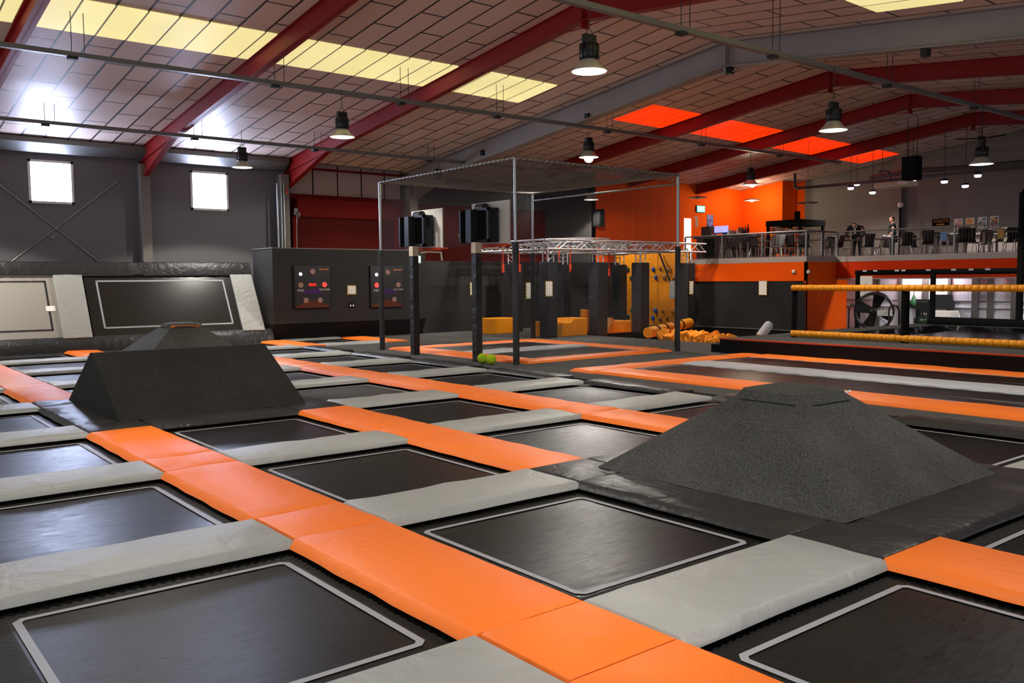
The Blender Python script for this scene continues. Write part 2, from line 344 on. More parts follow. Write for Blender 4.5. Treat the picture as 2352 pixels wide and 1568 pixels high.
for i, (x, w) in enumerate(((6.0, .3), (10.75, .3))):
    m = MB(); m.box((x-w/2, 26.62, Z0), (x+w/2, 27, 5.6)); struct(m.build('trim_%d' % (3+i), 'grey_paint'), ('grey wall column between the windows', 'pale wall column beside the red roller door')[i], 'column')
for y in (26.6,):
    m = MB()
    for dx in (-.26, -.12, -.02): m.tube((10.7+dx, 26.6, Z0), (10.7+dx, 26.6, 5.25), .035)
    tag(m.build('conduit_bundle', 'galv'), 'bundle of upright metal conduits on the column by the roller door', 'conduit')
# crossed rods
m = MB()
for q in (((-60, 378), (236, 608)), ((268, 418), (-10, 628))):
    a = atY(*q[0], 26.97); b = atY(*q[1], 26.97); m.tube(a, b, .018, 6)
m.lathe([(.001, -.03), (.05, -.03), (.05, .03), (.001, .03)], atY(122, 546, 26.95), 12)
tag(m.build('bracing_rods', 'galv'), 'thin steel bracing rods crossed on the grey wall below the window', 'bracing')
# right part of the left wall: red band with roller door, pale cladding above
wall_y('wall_left', YW, (11.1, XO), (Z0, 2.3), [], 'dark_grey_paint', 'dark lower wall behind the games box')
wall_y('wall_left', YW, (11.1, XO), (2.3, 4.86), [], 'red_paint', 'dark red band of wall behind the cage')
wall_y('wall_left', YW, (11.1, 15.7), (4.86, 6.12), [], 'white_clad', 'pale cladding strip above the red roller door')
wall_y('wall_left', YW, (15.7, XO), (4.86, 6.12), [], 'dark_grey_paint', 'dark grey top of the wall behind the cage')
m = MB(); m.box((10.95, 26.7, 4.78), (15.7, 27, 4.95)); m.box((10.95, 26.75, 5.86), (15.7, 27, 5.92)); struct(m.build('trim_5', 'dark_red'), 'red lintel over the roller door', 'lintel')
m = MB(); m.box((11.25, 26.86, 2.2), (15.3, 26.97, 4.15)); dr = struct(m.build('door_1', 'roller'), 'dark red slatted roller door', 'roller door')
m = MB(); m.box((11.2, 26.6, 4.15), (15.35, 27, 4.8)); m.build('shutter_box', 'dark_red', dr)
m = MB(); m.box((11.1, 26.8, 2.2), (11.25, 27, 4.2)); m.box((15.3, 26.8, 2.2), (15.45, 27, 4.2)); m.build('guide_rail', 'dark_red', dr)
e = empty('chain_hoist', atY(677, 486, 26.6), 'small black hoist with hanging chain beside the roller door', 'hoist')
m = MB(); p = Vector(e['_loc']); m.box(p+Vector((-.07, -.1, -.12)), p+Vector((.07, .1, .12))); m.build('body', 'black_metal', e)
m = MB(); m.torus(p+Vector((.08, -.12, -.12)), .1, .02, 16, 6, 'x'); m.tube(p+Vector((.03, -.1, -.1)), p+Vector((.0, -.1, -1.5)), .012, 6); m.build('chain', 'galv', e)
m = MB(); a = atY(659, 441, 26.55); m.ball(a, .05); m.tube(a, a+Vector((0, 0, .25)), .012, 6); tag(m.build('wall_beacon', 'strap_red'), 'small red beacon on the column by the roller door', 'beacon')
# lettering on the red band behind the hoops
sg = empty('wall_lettering', (18.6, 26.97, 3.66), 'small white raised letters on the dark red wall between the hoops', 'lettering')
for px, ch in ((1054, 'V'), (1084, 'M'), (1090, 'I')):
    a = atY(px, 541, 26.95); text('letter', ch, a, ROT_Y, .2, 'white_paint', sg)
# return wall and orange wall
m = MB(); m.box((XO, YO, Z0), (XO+.12, YW, 6.5)); struct(m.build('wall_return', 'dark_grey_paint'), 'dark grey return wall behind the truss rig', 'wall')
m = MB(); m.box((XO, YO, Z0), (33.2, YO+.12, 6.6)); struct(m.build('wall_side', 'orange_paint'), 'orange side wall of the reception', 'wall')
m = MB(); m.box((33.2, 21.6, 2.3), (34.3, YO, 6.6)); struct(m.build('wall_far', 'orange_paint'), 'orange boxed-out wall in the reception corner', 'wall')
yb = atX(1848, 500, XG).y
m = MB(); m.box((XG, yb, 2.3), (XG+.12, YO, 6.6)); struct(m.build('wall_far', 'orange_paint'), 'orange end wall behind the display stand', 'wall')
m = MB(); m.box((XG, YR-6, 2.3), (XG+.12, yb, 7.8)); struct(m.build('wall_far', 'grey_block'), 'grey block end wall with posters above the mezzanine', 'wall')
m = MB(); a = atX(2057, 500, XG); b = atX(2078, 500, XG); m.box((XG-.35, b.y, 2.5), (XG, a.y, 7.4)); struct(m.build('trim_6', 'grey_paint'), 'grey pilaster behind the standing man', 'column')
# ---- ceiling
m = MB()
for y0, y1 in ((RY, YW+.1), (YR-6, RY)):
    for x0, x1 in ((XL, 12), (12, XG+.3)):
        m.hexa([(x0, y0, roof(x0, y0)), (x1, y0, roof(x1, y0)), (x1, y1, roof(x1, y1)), (x0, y1, roof(x0, y1))],
               [(x0, y0, roof(x0, y0)+.1), (x1, y0, roof(x1, y0)+.1), (x1, y1, roof(x1, y1)+.1), (x0, y1, roof(x0, y1)+.1)])
struct(m.build('ceiling', 'ceiling_panel'), 'sloping ceiling of pale panels with dark joints', 'ceiling')
def skylight(i, x0, x1, y0, y1, mat, label):
    m = MB(); e = .012
    m.hexa([(x0, y0, roof(x0, y0)-2*e), (x1, y0, roof(x1, y0)-2*e), (x1, y1, roof(x1, y1)-2*e), (x0, y1, roof(x0, y1)-2*e)],
           [(x0, y0, roof(x0, y0)-e+.03), (x1, y0, roof(x1, y0)-e+.03), (x1, y1, roof(x1, y1)-e+.03), (x0, y1, roof(x0, y1)-e+.03)])
    struct(m.build('window_%d' % i, mat), label, 'skylight')
BX = [1.05, 6.02, 10.98, 16.02, 20.7, 25.3, 29.8]
k = 3
for x0, x1, lb in ((-6.9, .92, 'cream roof light left of the first red beam'), (1.18, 5.9, 'cream roof light between the first and second red beams'), (6.14, 10.86, 'cream roof light between the second and third red beams'), (11.1, 14.27, 'short cream roof light right of the third red beam')):
    skylight(k, x0, x1, 16.12, 17.85, 'sky_cream', lb); k += 1
for x0, x1, lb in ((18.3, 20.58, 'largest orange roof light, nearest the white beam'), (20.85, 25.15, 'second orange roof light from the white beam'), (25.5, 29.65, 'third orange roof light from the white beam'), (29.95, 33.4, 'smallest orange roof light over the reception')):
    skylight(k, x0, x1, 16.12, 17.85, 'sky_orange', lb); k += 1
for x0, x1 in ((-6.9, .92), (1.18, 5.9), (6.14, 10.86), (11.1, 15.0)):
    skylight(k, x0, x1, 5.2, 6.95, 'sky_cream', 'cream roof light on the near slope of the roof'); k += 1
# ---- portal frames
def frame(i, x, mat, label, d=.42, w=.2, y1=YW, haunch=True, left=True):
    m = MB(); pr = []
    zb = lambda y: roof(x, y)-.015-d
    ends = [(RY, y1), (RY, YR-6)]
    for ya, ye in ends:
        za, ze = roof(x, ya)-.015, roof(x, ye)-.015
        for zz in (0, -d):
            m.hexa([(x-w/2, ya, za+zz), (x+w/2, ya, za+zz), (x+w/2, ye, ze+zz), (x-w/2, ye, ze+zz)], [(x-w/2, ya, za+zz+.025), (x+w/2, ya, za+zz+.025), (x+w/2, ye, ze+zz+.025), (x-w/2, ye, ze+zz+.025)])
        m.hexa([(x-.015, ya, za-d), (x+.015, ya, za-d), (x+.015, ye, ze-d), (x-.015, ye, ze-d)], [(x-.015, ya, za), (x+.015, ya, za), (x+.015, ye, ze), (x-.015, ye, ze)])
    # apex plate and haunch
    m.box((x-w/2, RY-.03, zb(RY)-.16), (x+w/2, RY+.03, zb(RY)+d)); m.prism([(x-.012, RY-.9, zb(RY-.9)), (x-.012, RY, zb(RY)-.14), (x-.012, RY+.9, zb(RY+.9))], (.024, 0, 0))
    if haunch:
        h = .55; ys = y1-3.2
        m.prism([(x-.015, ys, zb(ys)), (x-.015, y1, zb(y1)-h), (x-.015, y1, zb(y1))], (.03, 0, 0))
        m.hexa([(x-w/2, ys, zb(ys)), (x+w/2, ys, zb(ys)), (x+w/2, y1, zb(y1)-h), (x-w/2, y1, zb(y1)-h)], [(x-w/2, ys, zb(ys)+.025), (x+w/2, ys, zb(ys)+.025), (x+w/2, y1, zb(y1)-h+.025), (x-w/2, y1, zb(y1)-h+.025)])
        m.box((x-w/2, y1-.03, zb(y1)-h), (x+w/2, y1, zb(y1)))
    struct(m.build('trim_%d' % (7+i), mat), label, 'roof beam')
for i, x in enumerate(BX):
    if i == 3: continue
    frame(i, x, 'red_steel', ['red roof beam at the left edge', 'red roof beam that meets the wall between the windows', 'red roof beam that meets the wall by the roller door', '', 'red roof beam just beyond the white beam', 'red roof beam crossing between the two middle orange roof lights', 'furthest red roof beam, ending over the reception'][i], y1=YW if i < 3 else YO, haunch=i < 3)
frame(3, BX[3], 'white_steel', 'broad whitewashed roof beam crossing the middle of the hall', d=.62, w=.34)
m = MB(); m.box((15.85, 26.5, -.5), (16.2, 27, 5.4)); struct(m.build('trim_14', 'white_steel'), 'pale column under the white beam', 'column')
# ---- things hung from the roof
WIRES = MB()
def tray(name, y, z, x0, x1, label, wires):
    t = empty(name, (x0, y, z), label, 'cable tray', 'cable trays hung under the roof')
    m = MB(); m.box((x0, y-.06, z-.045), (x1, y+.06, z)); m.box((x0, y-.06, z), (x1, y-.05, z+.05)); m.box((x0, y+.05, z), (x1, y+.06, z+.05)); m.build('channel', 'grey_steel', t)
    for x in wires:
        m = MB()
        for dx in (-.12, .12): m.tube((x+dx, y, z), (x+dx, y, roof(x, y)), .008, 5)
        m.box((x-.2, y-.08, z-.1), (x-.02, y+.08, z-.04)); m.build('suspension_wire', 'cord', t)
tray('cable_tray', 8.0, 6.34, 4.5, 33, 'thick cable tray nearest the camera, running to the right', (6.2, 10.2, 13.0, 17.5, 22, 27))
tray('cable_tray', 16.75, 6.4, -6.5, 30, 'middle cable tray crossing the whole roof', (1.9, 6.2, 9.6, 12.7, 17, 21.5, 26))
tray('cable_tray', 23.1, 6.03, -6.5, 22.5, 'cable tray nearest the windows', (2.6, 6.5, 10.3, 14.6, 18.8))
LAMPS = [(7.72, 7.95, 5.35, 'big hanging lamp in front of the third red beam'), (14.9, 7.85, 5.08, 'hanging lamp right of the white beam above the orange roof lights'), (21.95, 7.8, 4.88, 'hanging lamp near the right edge above the mezzanine'),
         (7.72, 16.6, 5.4, 'hanging lamp over the games box, left of the cage'), (16.2, 16.85, 5.62, 'glaring white lamp above the cage'), (24.2, 16.8, 5.27, 'hanging lamp over the reception railing'),
         (7.8, 23.1, 5.35, 'hanging lamp in front of the second window'), (14.9, 23.1, 5.22, 'hanging lamp seen through the left side of the cage'), (22.3, 23.1, 5.12, 'hanging lamp seen through the right side of the cage'),
         (.6, 7.9, 5.3, 'hanging lamp above the camera side of the court'), (.6, 23.1, 5.3, 'hanging lamp near the left window'), (.6, 0.2, 5.3, 'hanging lamp above the nearest trampolines'), (7.7, 0.2, 5.3, 'hanging lamp above the black pyramid'), (14.9, .2, 5.2, 'hanging lamp above the platform')]
def lathe_lamp():
    t = empty('hanging_lamp', (0, 0, 0), '', 'pendant lamp', 'round industrial lamps hung from the roof')
    m = MB(); m.lathe([(.045, .36), (.15, .35), (.155, .2), (.15, .1), (.12, .09), (.12, .1)], (0, 0, 0), 20)
    for a in range(10): 
        c, s_ = math.cos(a*.628), math.sin(a*.628); m.box((c*.15-.012, s_*.15-.012, .1), (c*.15+.012, s_*.15+.012, .35))
    m.box((-.12, -.05, .36), (.12, .05, .5)); m.build('driver_housing', 'black_metal', t)
    m = MB(); m.lathe([(.115, .1), (.15, .07), (.2, .0), (.3, -.09), (.305, -.105), (.295, -.1), (.19, -.01), (.1, .08)], (0, 0, 0), 28); m.build('reflector', 'reflector', t)
    m = MB(); m.lathe([(.001, -.115), (.2, -.112), (.292, -.1)], (0, 0, 0), 28); m.build('diffuser', 'lamp_light', t)
    m = MB(); m.path([(-.09, 0, .5), (0, 0, .62), (.09, 0, .5)], .006, 5); m.tube((0, 0, .62), (0, 0, 1.0), .008, 5); m.build('hook', 'cord', t)
    return t
lamp0 = lathe_lamp(); POWER = 440
for i, (x, y, z, lb) in enumerate(LAMPS):
    o = lamp0 if i == 0 else dup(lamp0, (x, y, z)); o.location = (x, y, z); o['label'] = lb; o['_loc'] = (x, y, z)
    ld = bpy.data.lights.new('lamp_beam', 'SPOT'); lo = bpy.data.objects.new('lamp_beam', ld); COL.objects.link(lo); lo.location = (x, y, z-.13)
    ld.energy = POWER*(3.8 if i == 4 else 1); wallside = y > 20; ld.spot_size = R(177 if i == 4 else 126 if wallside else 116); ld.spot_blend = .1 if (i == 4 or wallside) else .22; ld.energy *= 1.5 if wallside else 1; ld.shadow_soft_size = .27; ld.color = (1, .95, .86)
    zt = 6.34 if y < 10 else 6.4 if y < 20 else 6.03
    if z+1.0 < zt: m = MB(); m.tube((x, y, z+1.0), (x, y, zt), .009, 5); m.build('rod', 'cord', o, loc=(x, y, z))
m = MB(); m.ball((16.2, 16.85, 5.5), .14, 10)
hot = [o for o in COL.objects if o.name.startswith('hanging_lamp') and o['label'].startswith('glaring')][0]; m.build('bright_bulb', 'lamp_hot', hot)
# sensors hanging on the white beam
for px, py, lb in ((1676, 162, 'small black sensor box hanging under the white beam near the tray'), (2126, 120, 'small black sensor box under the right half of the white beam'), (1351, 268, 'small black sensor box left of the glaring lamp'), (1110, 351, 'small black sensor box above the cage corner')):
    a = atX(px, py, 16.0); e = empty('sensor_box', a, lb, 'sensor', 'sensors on the white beam')
    m = MB(); m.box(a+Vector((-.09, -.07, -.09)), a+Vector((.09, .07, .09))); m.build('body', 'black_plastic', e)
    m = MB(); m.box(a+Vector((.0, -.03, .09)), (a.x+.03, a.y+.03, max(a.z+.1, roof(16.0, a.y)-.63))); m.build('bracket', 'black_metal', e)
# ================================================================== TRAMPOLINE COURT
PU, PV, SW, CW = 2.878, 2.742, .721, .691
ZB = -.09
SNAME = ['left', 'middle', 'right', 'deck-side', 'far']
def in_view(x0, x1, y0, y1):
    for i in range(9):
        for j in range(9):
            p = proj((x0+(x1-x0)*i/8, y0+(y1-y0)*j/8, 0))
            if p[2] > .2 and -60 < p[0] < 2412 and -60 < p[1] < 1640: return True
    return False
def colname(c): return ('left of the left orange strip', 'between left and middle strips', 'between middle and right strips', 'between the right strip and the deck', 'in the far corner by the games box')[c+1]
npad = 0
def mat_thing(kind, x0, x1, y0, y1, ch, color, label, group, amp=.005, z1=0.):
    global npad
    if not in_view(x0, x1, y0, y1): return None
    npad += 1
    big = max(2, int((x1-x0)*5)), max(2, int((y1-y0)*5))
    o = MB().pad(x0, x1, y0, y1, ZB+.03, z1, ch, max(3, min(14, big[0])), max(3, min(14, big[1])), amp, npad).build(kind, color, None, loc=(x0, y0, 0))
    return tag(o, label, 'mat', group)
# which pieces are black (they carry the carpeted blocks)
black_seg = {(0, 3), (1, 0), (1, 3), (1, 6), (2, 0), (2, 6)}
black_node = {(0, 3), (0, 4), (1, 0), (1, 1), (1, 3), (1, 4), (1, 6), (1, 7), (2, 0), (2, 1), (2, 6), (2, 7)}
cnt = {}
for s in range(5):
    x0 = s*PV; x1 = x0+SW; sn = SNAME[s]
    for k in range(-2, 8):
        y0, y1 = k*PU, k*PU+CW
        if s == 4 and k < 7: continue
        if s == 3 and k < 7:
            # black edge mats against the deck
            mat_thing('edge_mat', x0+.02, x0+.42, y1+.03, y0+PU-.03, (.09, .0, .02, .02), 'black_vinyl', 'black edge mat along the deck, %s from the camera side' % ORD[k+2], 'black mats along the deck edge')
            continue
        # seg k runs from line k to line k+1; node k sits on line k
        blk = (s, k) in black_seg
        lab = ('long black mat of the %s strip, %s from the camera' if blk else 'long orange mat of the %s strip, %s from the camera') % (sn, ORD[k+2])
        e0 = .012 if not (blk or (s, k) in black_node) or (s, k) in black_seg else .03
        mat_thing('strip_mat', x0, x1, y1+.004, (k+1)*PU-.004, (.07, .07, .004, .004), 'black_vinyl' if blk else 'orange_vinyl', lab, 'long mats of the strips')
        blk = (s, k) in black_node
        if s >= 3 and k == 7: blk = False
        lab = ('square black mat of the %s strip on row %s' if blk else 'square orange mat where the %s strip meets grey row %s') % (sn, ORD[k+2])
        mat_thing('crossing_mat', x0, x1, y0+.004, y1-.004, (.02, .02, .004, .004), 'black_vinyl' if blk else 'orange_vinyl', lab, 'square mats at the crossings', .008)
black_cross = {(0, 3), (0, 4), (1, 0), (1, 1), (1, 6), (1, 7)}
for c in range(-1, 4):
    xa = c*PV+SW; xb = (c+1)*PV
    if c == -1: xa = -PV*1.6
    for k in range(-2, 9):
        if c == 3 and k < 7: continue
        if k == 8 and c < 3: continue
        blk = (c, k) in black_cross
        lab = ('black mat %s, row %s from the camera' if blk else 'grey mat %s, row %s from the camera') % (colname(c), ORD[k+2])
        if k == 8: lab = 'grey mat %s, at the far end' % colname(c)
        mat_thing('cross_mat', xa+.034, xb-.034, k*PU, k*PU+CW, (.03, .03, .06, .05) if not blk else (.01, .01, .06, .05), 'black_vinyl' if blk else 'grey_vinyl', lab, 'mats across the court', .006)
def bed(x0, x1, y0, y1, label, group, ins=(.19, .16, .22, .2), z=ZB, mat='bed_black', tape='tape', tw=.045, grp_cat='trampoline'):
    if not in_view(x0, x1, y0, y1): return
    t = empty('trampoline', ((x0+x1)/2, (y0+y1)/2, z), label, grp_cat, group)
    a, b, c, d = x0+ins[0], x1-ins[1], y0+ins[2], y1-ins[3]
    # outer skirt with small pleats where the springs pull
    m = MB(); n = 60
    def ring(ax0, ax1, ay0, ay1, zf):
        pts = []
        for i in range(n): f = i/n; pts.append((ax0+(ax1-ax0)*f, ay0, zf(i)))
        for i in range(n): f = i/n; pts.append((ax1, ay0+(ay1-ay0)*f, zf(i)))
        for i in range(n): f = i/n; pts.append((ax1-(ax1-ax0)*f, ay1, zf(i)))
        for i in range(n): f = i/n; pts.append((ax0, ay1-(ay1-ay0)*f, zf(i)))
        return pts
    o = .375
    r1 = ring(x0-o, x1+o, y0-o, y1+o, lambda i: z-.02+.006*(i % 2)); r2 = ring(x0+.06, x1-.06, y0+.06, y1-.06, lambda i: z-.012+.012*(i % 2)); r3 = ring(a-.02, b+.02, c-.02, d+.02, lambda i: z)
    vs = r1+r2+r3; q = 4*n
    m.add(vs, [(i, (i+1) % q, q+(i+1) % q, q+i) for i in range(q)]+[(q+i, q+(i+1) % q, 2*q+(i+1) % q, 2*q+i) for i in range(q)], True); m.build('skirt', 'bed_skirt', t)
    m = MB(); k = 8; vs = []; fs = []
    for j in range(k+1):
        for i in range(k+1):
            u, v = i/k, j/k; vs.append((a-.02+(b-a+.04)*u, c-.02+(d-c+.04)*v, z-.03*16*u*(1-u)*v*(1-v)))
    m.add(vs, [(j*(k+1)+i, j*(k+1)+i+1, (j+1)*(k+1)+i+1, (j+1)*(k+1)+i) for j in range(k) for i in range(k)], True); m.build('bed', mat, t)
    m = MB(); h = z+.004; g = .05
    o1 = [(a, c+g), (a+g, c), (b-g, c), (b, c+g), (b, d-g), (b-g, d), (a+g, d), (a, d-g)]; w = tw
    i1 = [(a+w, c+g+w*.4), (a+g+w*.4, c+w), (b-g-w*.4, c+w), (b-w, c+g+w*.4), (b-w, d-g-w*.4), (b-g-w*.4, d-w), (a+g+w*.4, d-w), (a+w, d-g-w*.4)]
    m.add([(x, y, h) for x, y in o1]+[(x, y, h) for x, y in i1], [(i, (i+1) % 8, 8+(i+1) % 8, 8+i) for i in range(8)]); m.build('border_tape', tape, t)
blocks = {(0, 3), (1, 0), (1, 6)}
for c in range(-1, 4):
    for k in range(-2, 8):
        if (c, k) in blocks or (c == 3 and k < 7): continue
        xa = c*PV+SW if c > -1 else -PV*1.0+SW+.02; xb = (c+1)*PV
        bed(xa, xb, k*PU+CW, (k+1)*PU, 'black trampoline %s, %s from the camera' % (colname(c), ORD[k+2]), 'trampolines of the court')
# ---- carpeted blocks
def pyramid(c, k, z, label, flip):
    x0, x1, y0, y1 = c*PV+SW-.18, (c+1)*PV+.3, k*PU+CW-.1, (k+1)*PU+.28
    x0, x1, y0, y1 = (3.25, 5.80, .58, 3.17) if k == 0 else (3.25, 5.80, 17.82, 20.38)
    t = empty('pyramid_block', ((x0+x1)/2, (y0+y1)/2, 0), label, 'block', 'carpeted blocks on the court')
    cx, cy = (x0+x1)/2, (y0+y1)/2; h = .33
    m = MB(); k_ = 14; vs = []
    def side(p, q, r, s_):
        o = len(m.v); g = []
        for j in range(k_+1):
            for i in range(k_+1):
                a = Vector(p).lerp(Vector(q), i/k_); b = Vector(s_).lerp(Vector(r), i/k_); v = a.lerp(b, j/k_)
                g.append(v)
        m.add(g, [(j*(k_+1)+i, j*(k_+1)+i+1, (j+1)*(k_+1)+i+1, (j+1)*(k_+1)+i) for j in range(k_) for i in range(k_)])
    B = [(x0, y0, .0), (x1, y0, .0), (x1, y1, .0), (x0, y1, .0)]; T = [(cx-h, cy-h, z-.05), (cx+h, cy-h, z-.05), (cx+h, cy+h, z-.05), (cx-h, cy+h, z-.05)]
    for i in range(4): side(B[i], B[(i+1) % 4], T[(i+1) % 4], T[i])
    m.poly(T); m.build('slope_carpet', 'block_carpet', t)
    # carpet cap folded over the top, one corner lifted
    m = MB(); n = 16; ring = []
    for lvl, (rr, zz) in enumerate(((h*1.28, z-.1), (h*1.12, z-.02), (h*.8, z+.004))):
        for i in range(n):
            a = 2*math.pi*(i+.5)/n; q = max(abs(math.cos(a)), abs(math.sin(a))); f = rr/q*(.92 if q < .8 else 1)
            lift = .05 if lvl == 0 and i in (flip, (flip+1) % n) else 0
            ring.append((cx+f*math.cos(a), cy+f*math.sin(a), zz+lift))
    m.add(ring, [(l*n+i, l*n+(i+1) % n, (l+1)*n+(i+1) % n, (l+1)*n+i) for l in range(2) for i in range(n)]+[tuple(range(2*n, 3*n))]); m.build('cap', 'block_carpet', t)
    return t, cx, cy, z
t, cx, cy, z = pyramid(1, 0, .79, 'big dark carpeted pyramid block right of the middle orange strip', 14)
m = MB(); p = Vector((cx+.32, cy-.36, z-.05))
for i in range(9): q = p+Vector((.012*i-.06, -.01+.01*(i % 3), .004*(i % 4))); m.tube(q, q+Vector((.018, -.01, .008)), .005, 5)
m.build('torn_lining', 'paper', t)
t, cx, cy, z = pyramid(1, 6, .83, 'smaller looking carpeted pyramid block seen behind the wedge block', 13)
m = MB(); m.box((cx-.36, cy-.4, z-.1), (cx+.3, cy-.36, z-.05)); m.build('orange_patch', 'orange_vinyl', t)
e = empty('wedge_block', (1.8, 10.63, 0), 'dark carpeted wedge block with a long ridge, between the left and middle strips', 'block', 'carpeted blocks on the court')
m = MB(); X0, X1, Y0, Y1, H, n = .48, 3.1, 9.2, 12.06, .815, 16
for (pa, pb, pc, pd) in (((X0, Y0, 0), (X1, Y0, 0), (X1-.04, 10.57, H), (X0+.02, 10.57, H)), ((X1, Y1, 0), (X0, Y1, 0), (X0+.02, 10.69, H), (X1-.04, 10.69, H))):
    g = [Vector(pa).lerp(Vector(pb), i/n).lerp(Vector(pd).lerp(Vector(pc), i/n), j/n) for j in range(n+1) for i in range(n+1)]
    m.add(g, [(j*(n+1)+i, j*(n+1)+i+1, (j+1)*(n+1)+i+1, (j+1)*(n+1)+i) for j in range(n) for i in range(n)])
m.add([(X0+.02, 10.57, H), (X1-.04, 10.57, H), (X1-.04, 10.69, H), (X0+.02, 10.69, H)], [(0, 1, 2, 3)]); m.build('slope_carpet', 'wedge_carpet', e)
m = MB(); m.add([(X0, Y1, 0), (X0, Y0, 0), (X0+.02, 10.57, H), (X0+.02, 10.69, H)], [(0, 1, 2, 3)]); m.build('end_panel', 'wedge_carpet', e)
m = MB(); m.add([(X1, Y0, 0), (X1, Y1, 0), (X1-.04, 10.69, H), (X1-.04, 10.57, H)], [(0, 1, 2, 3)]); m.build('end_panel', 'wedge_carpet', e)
# black vinyl bases under the blocks
for (a, b, c, d, lb) in ((SW+.08, PV-.08, 3*PU+CW+.06, 4*PU-.07, 'black base mat under the wedge block'), (PV+SW+.08, 2*PV-.08, CW+.06, PU-.07, 'black base mat under the big pyramid block'), (PV+SW+.08, 2*PV-.08, 6*PU+CW+.06, 7*PU-.07, 'black base mat under the small looking pyramid block')):
    o = MB().pad(a, b, c, d, ZB, -.008, (.05, .05, .05, .05), 10, 10, .004, 99).build('base_mat', 'black_vinyl', None, loc=(a, c, 0)); tag(o, lb, 'mat')
# ---- sloping trampolines at the far end
e = empty('sloping_trampoline_wall', (3, 23.6, 0), 'bank of leaning trampoline panels under the windows', 'trampoline wall')
YB, ZBt, YT, ZT = 23.25, .33, 24.25, 2.06
def sl(x, f, off=0):    # point on the leaning plane, f from 0 at the bottom to 1 at the top
    d = Vector((0, ZT-ZBt, -(YT-YB))).normalized()
    nrm = Vector((0, -(ZT-ZBt), YT-YB)).normalized()
    return Vector((x, YB+(YT-YB)*f, ZBt+(ZT-ZBt)*f))+nrm*off
def slab(m, x0, x1, f0, f1, t0, t1): return m.hexa([sl(x0, f0, t1), sl(x1, f0, t1), sl(x1, f0, t0), sl(x0, f0, t0)], [sl(x0, f1, t1), sl(x1, f1, t1), sl(x1, f1, t0), sl(x0, f1, t0)])
m = MB(); slab(m, -6.5, 8.4, 0, 1, -.2, -.06); m.build('frame', 'matt_black', e)
for x0, x1, mt, tp, nmx in ((3.5, 7.72, 'wall_bed', 'tape', 'black_panel'), (-2.2, 2.75, 'grey_sheet', 'black_vinyl', 'grey_panel')):
    m = MB(); slab(m, x0, x1, .0, .98, -.05, .0); p = m.build(nmx, mt, e); p['label'] = 'black sheet with a white border line' if mt == 'wall_bed' else 'pale grey sheet with a black border line'
    m = MB(); a, b = x0+.3, x1-.22; w = .05; fw_ = w/2.
    for c in ((a, b, .12, .12+fw_), (a, b, .9-fw_, .9), (a, a+w, .12, .9), (b-w, b, .12, .9)): slab(m, c[0], c[1], c[2], c[3], .0, .006)
    m.build('border_line', tp, p)
for x0, x1 in ((2.72, 3.46), (7.72, 8.42), (-2.9, -2.2)):
    m = MB(); slab(m, x0, x1, -.02, 1.0, -.02, .07); m.build('divider_pad', 'grey_vinyl', e, bevel=.02)
def wavy(m, x0, x1, y0, z0, y1, z1, n, amp, fat=1.):
    vs = []
    for j in range(7):
        f = j/6; bul = math.sin(f*math.pi)
        for i in range(n+1):
            x = x0+(x1-x0)*i/n; w = amp*math.sin(x*19+3*math.sin(x*3.1)+f*2.2*math.sin(x*1.3))
            vs.append((x, y0+(y1-y0)*f-.06*bul*fat+w, z0+(z1-z0)*f+.04*bul*fat+w*.6))
    m.add(vs, [(j*(n+1)+i, j*(n+1)+i+1, (j+1)*(n+1)+i+1, (j+1)*(n+1)+i) for j in range(6) for i in range(n)], True)
m = MB(); wavy(m, -6.5, 8.62, 22.98, -.05, 23.27, .36, 220, .013); m.build('foot_cushion', 'black_vinyl', e)
m = MB(); wavy(m, -6.5, 8.42, 24.16, 2.06, 24.32, 2.42, 160, .006, .25); m.hexa([(-6.5, 24.3, 2.05), (8.42, 24.3, 2.05), (8.42, 24.7, 2.05), (-6.5, 24.7, 2.05)], [(-6.5, 24.31, 2.42), (8.42, 24.31, 2.42), (8.42, 24.7, 2.4), (-6.5, 24.7, 2.4)]); m.build('top_cushion', 'black_vinyl', e)
m = MB(); m.prism([(8.4, 23.3, -.05), (8.4, 26, -.05), (8.4, 26, 2.3), (8.4, 24.4, 2.3)], (.05, 0, 0)); m.build('end_panel', 'dark_grey_paint', e)
m = MB(); p0 = sl(2.45, .44, .012); p1 = sl(2.62, .5, .012); m.hexa([sl(2.42, .42, .012), sl(2.66, .42, .012), sl(2.66, .42, .006), sl(2.42, .42, .006)], [sl(2.42, .5, .012), sl(2.66, .5, .012), sl(2.66, .5, .006), sl(2.42, .5, .006)])
tag(m.build('paper_note', 'paper'), 'small white note on the pale leaning panel', 'note')
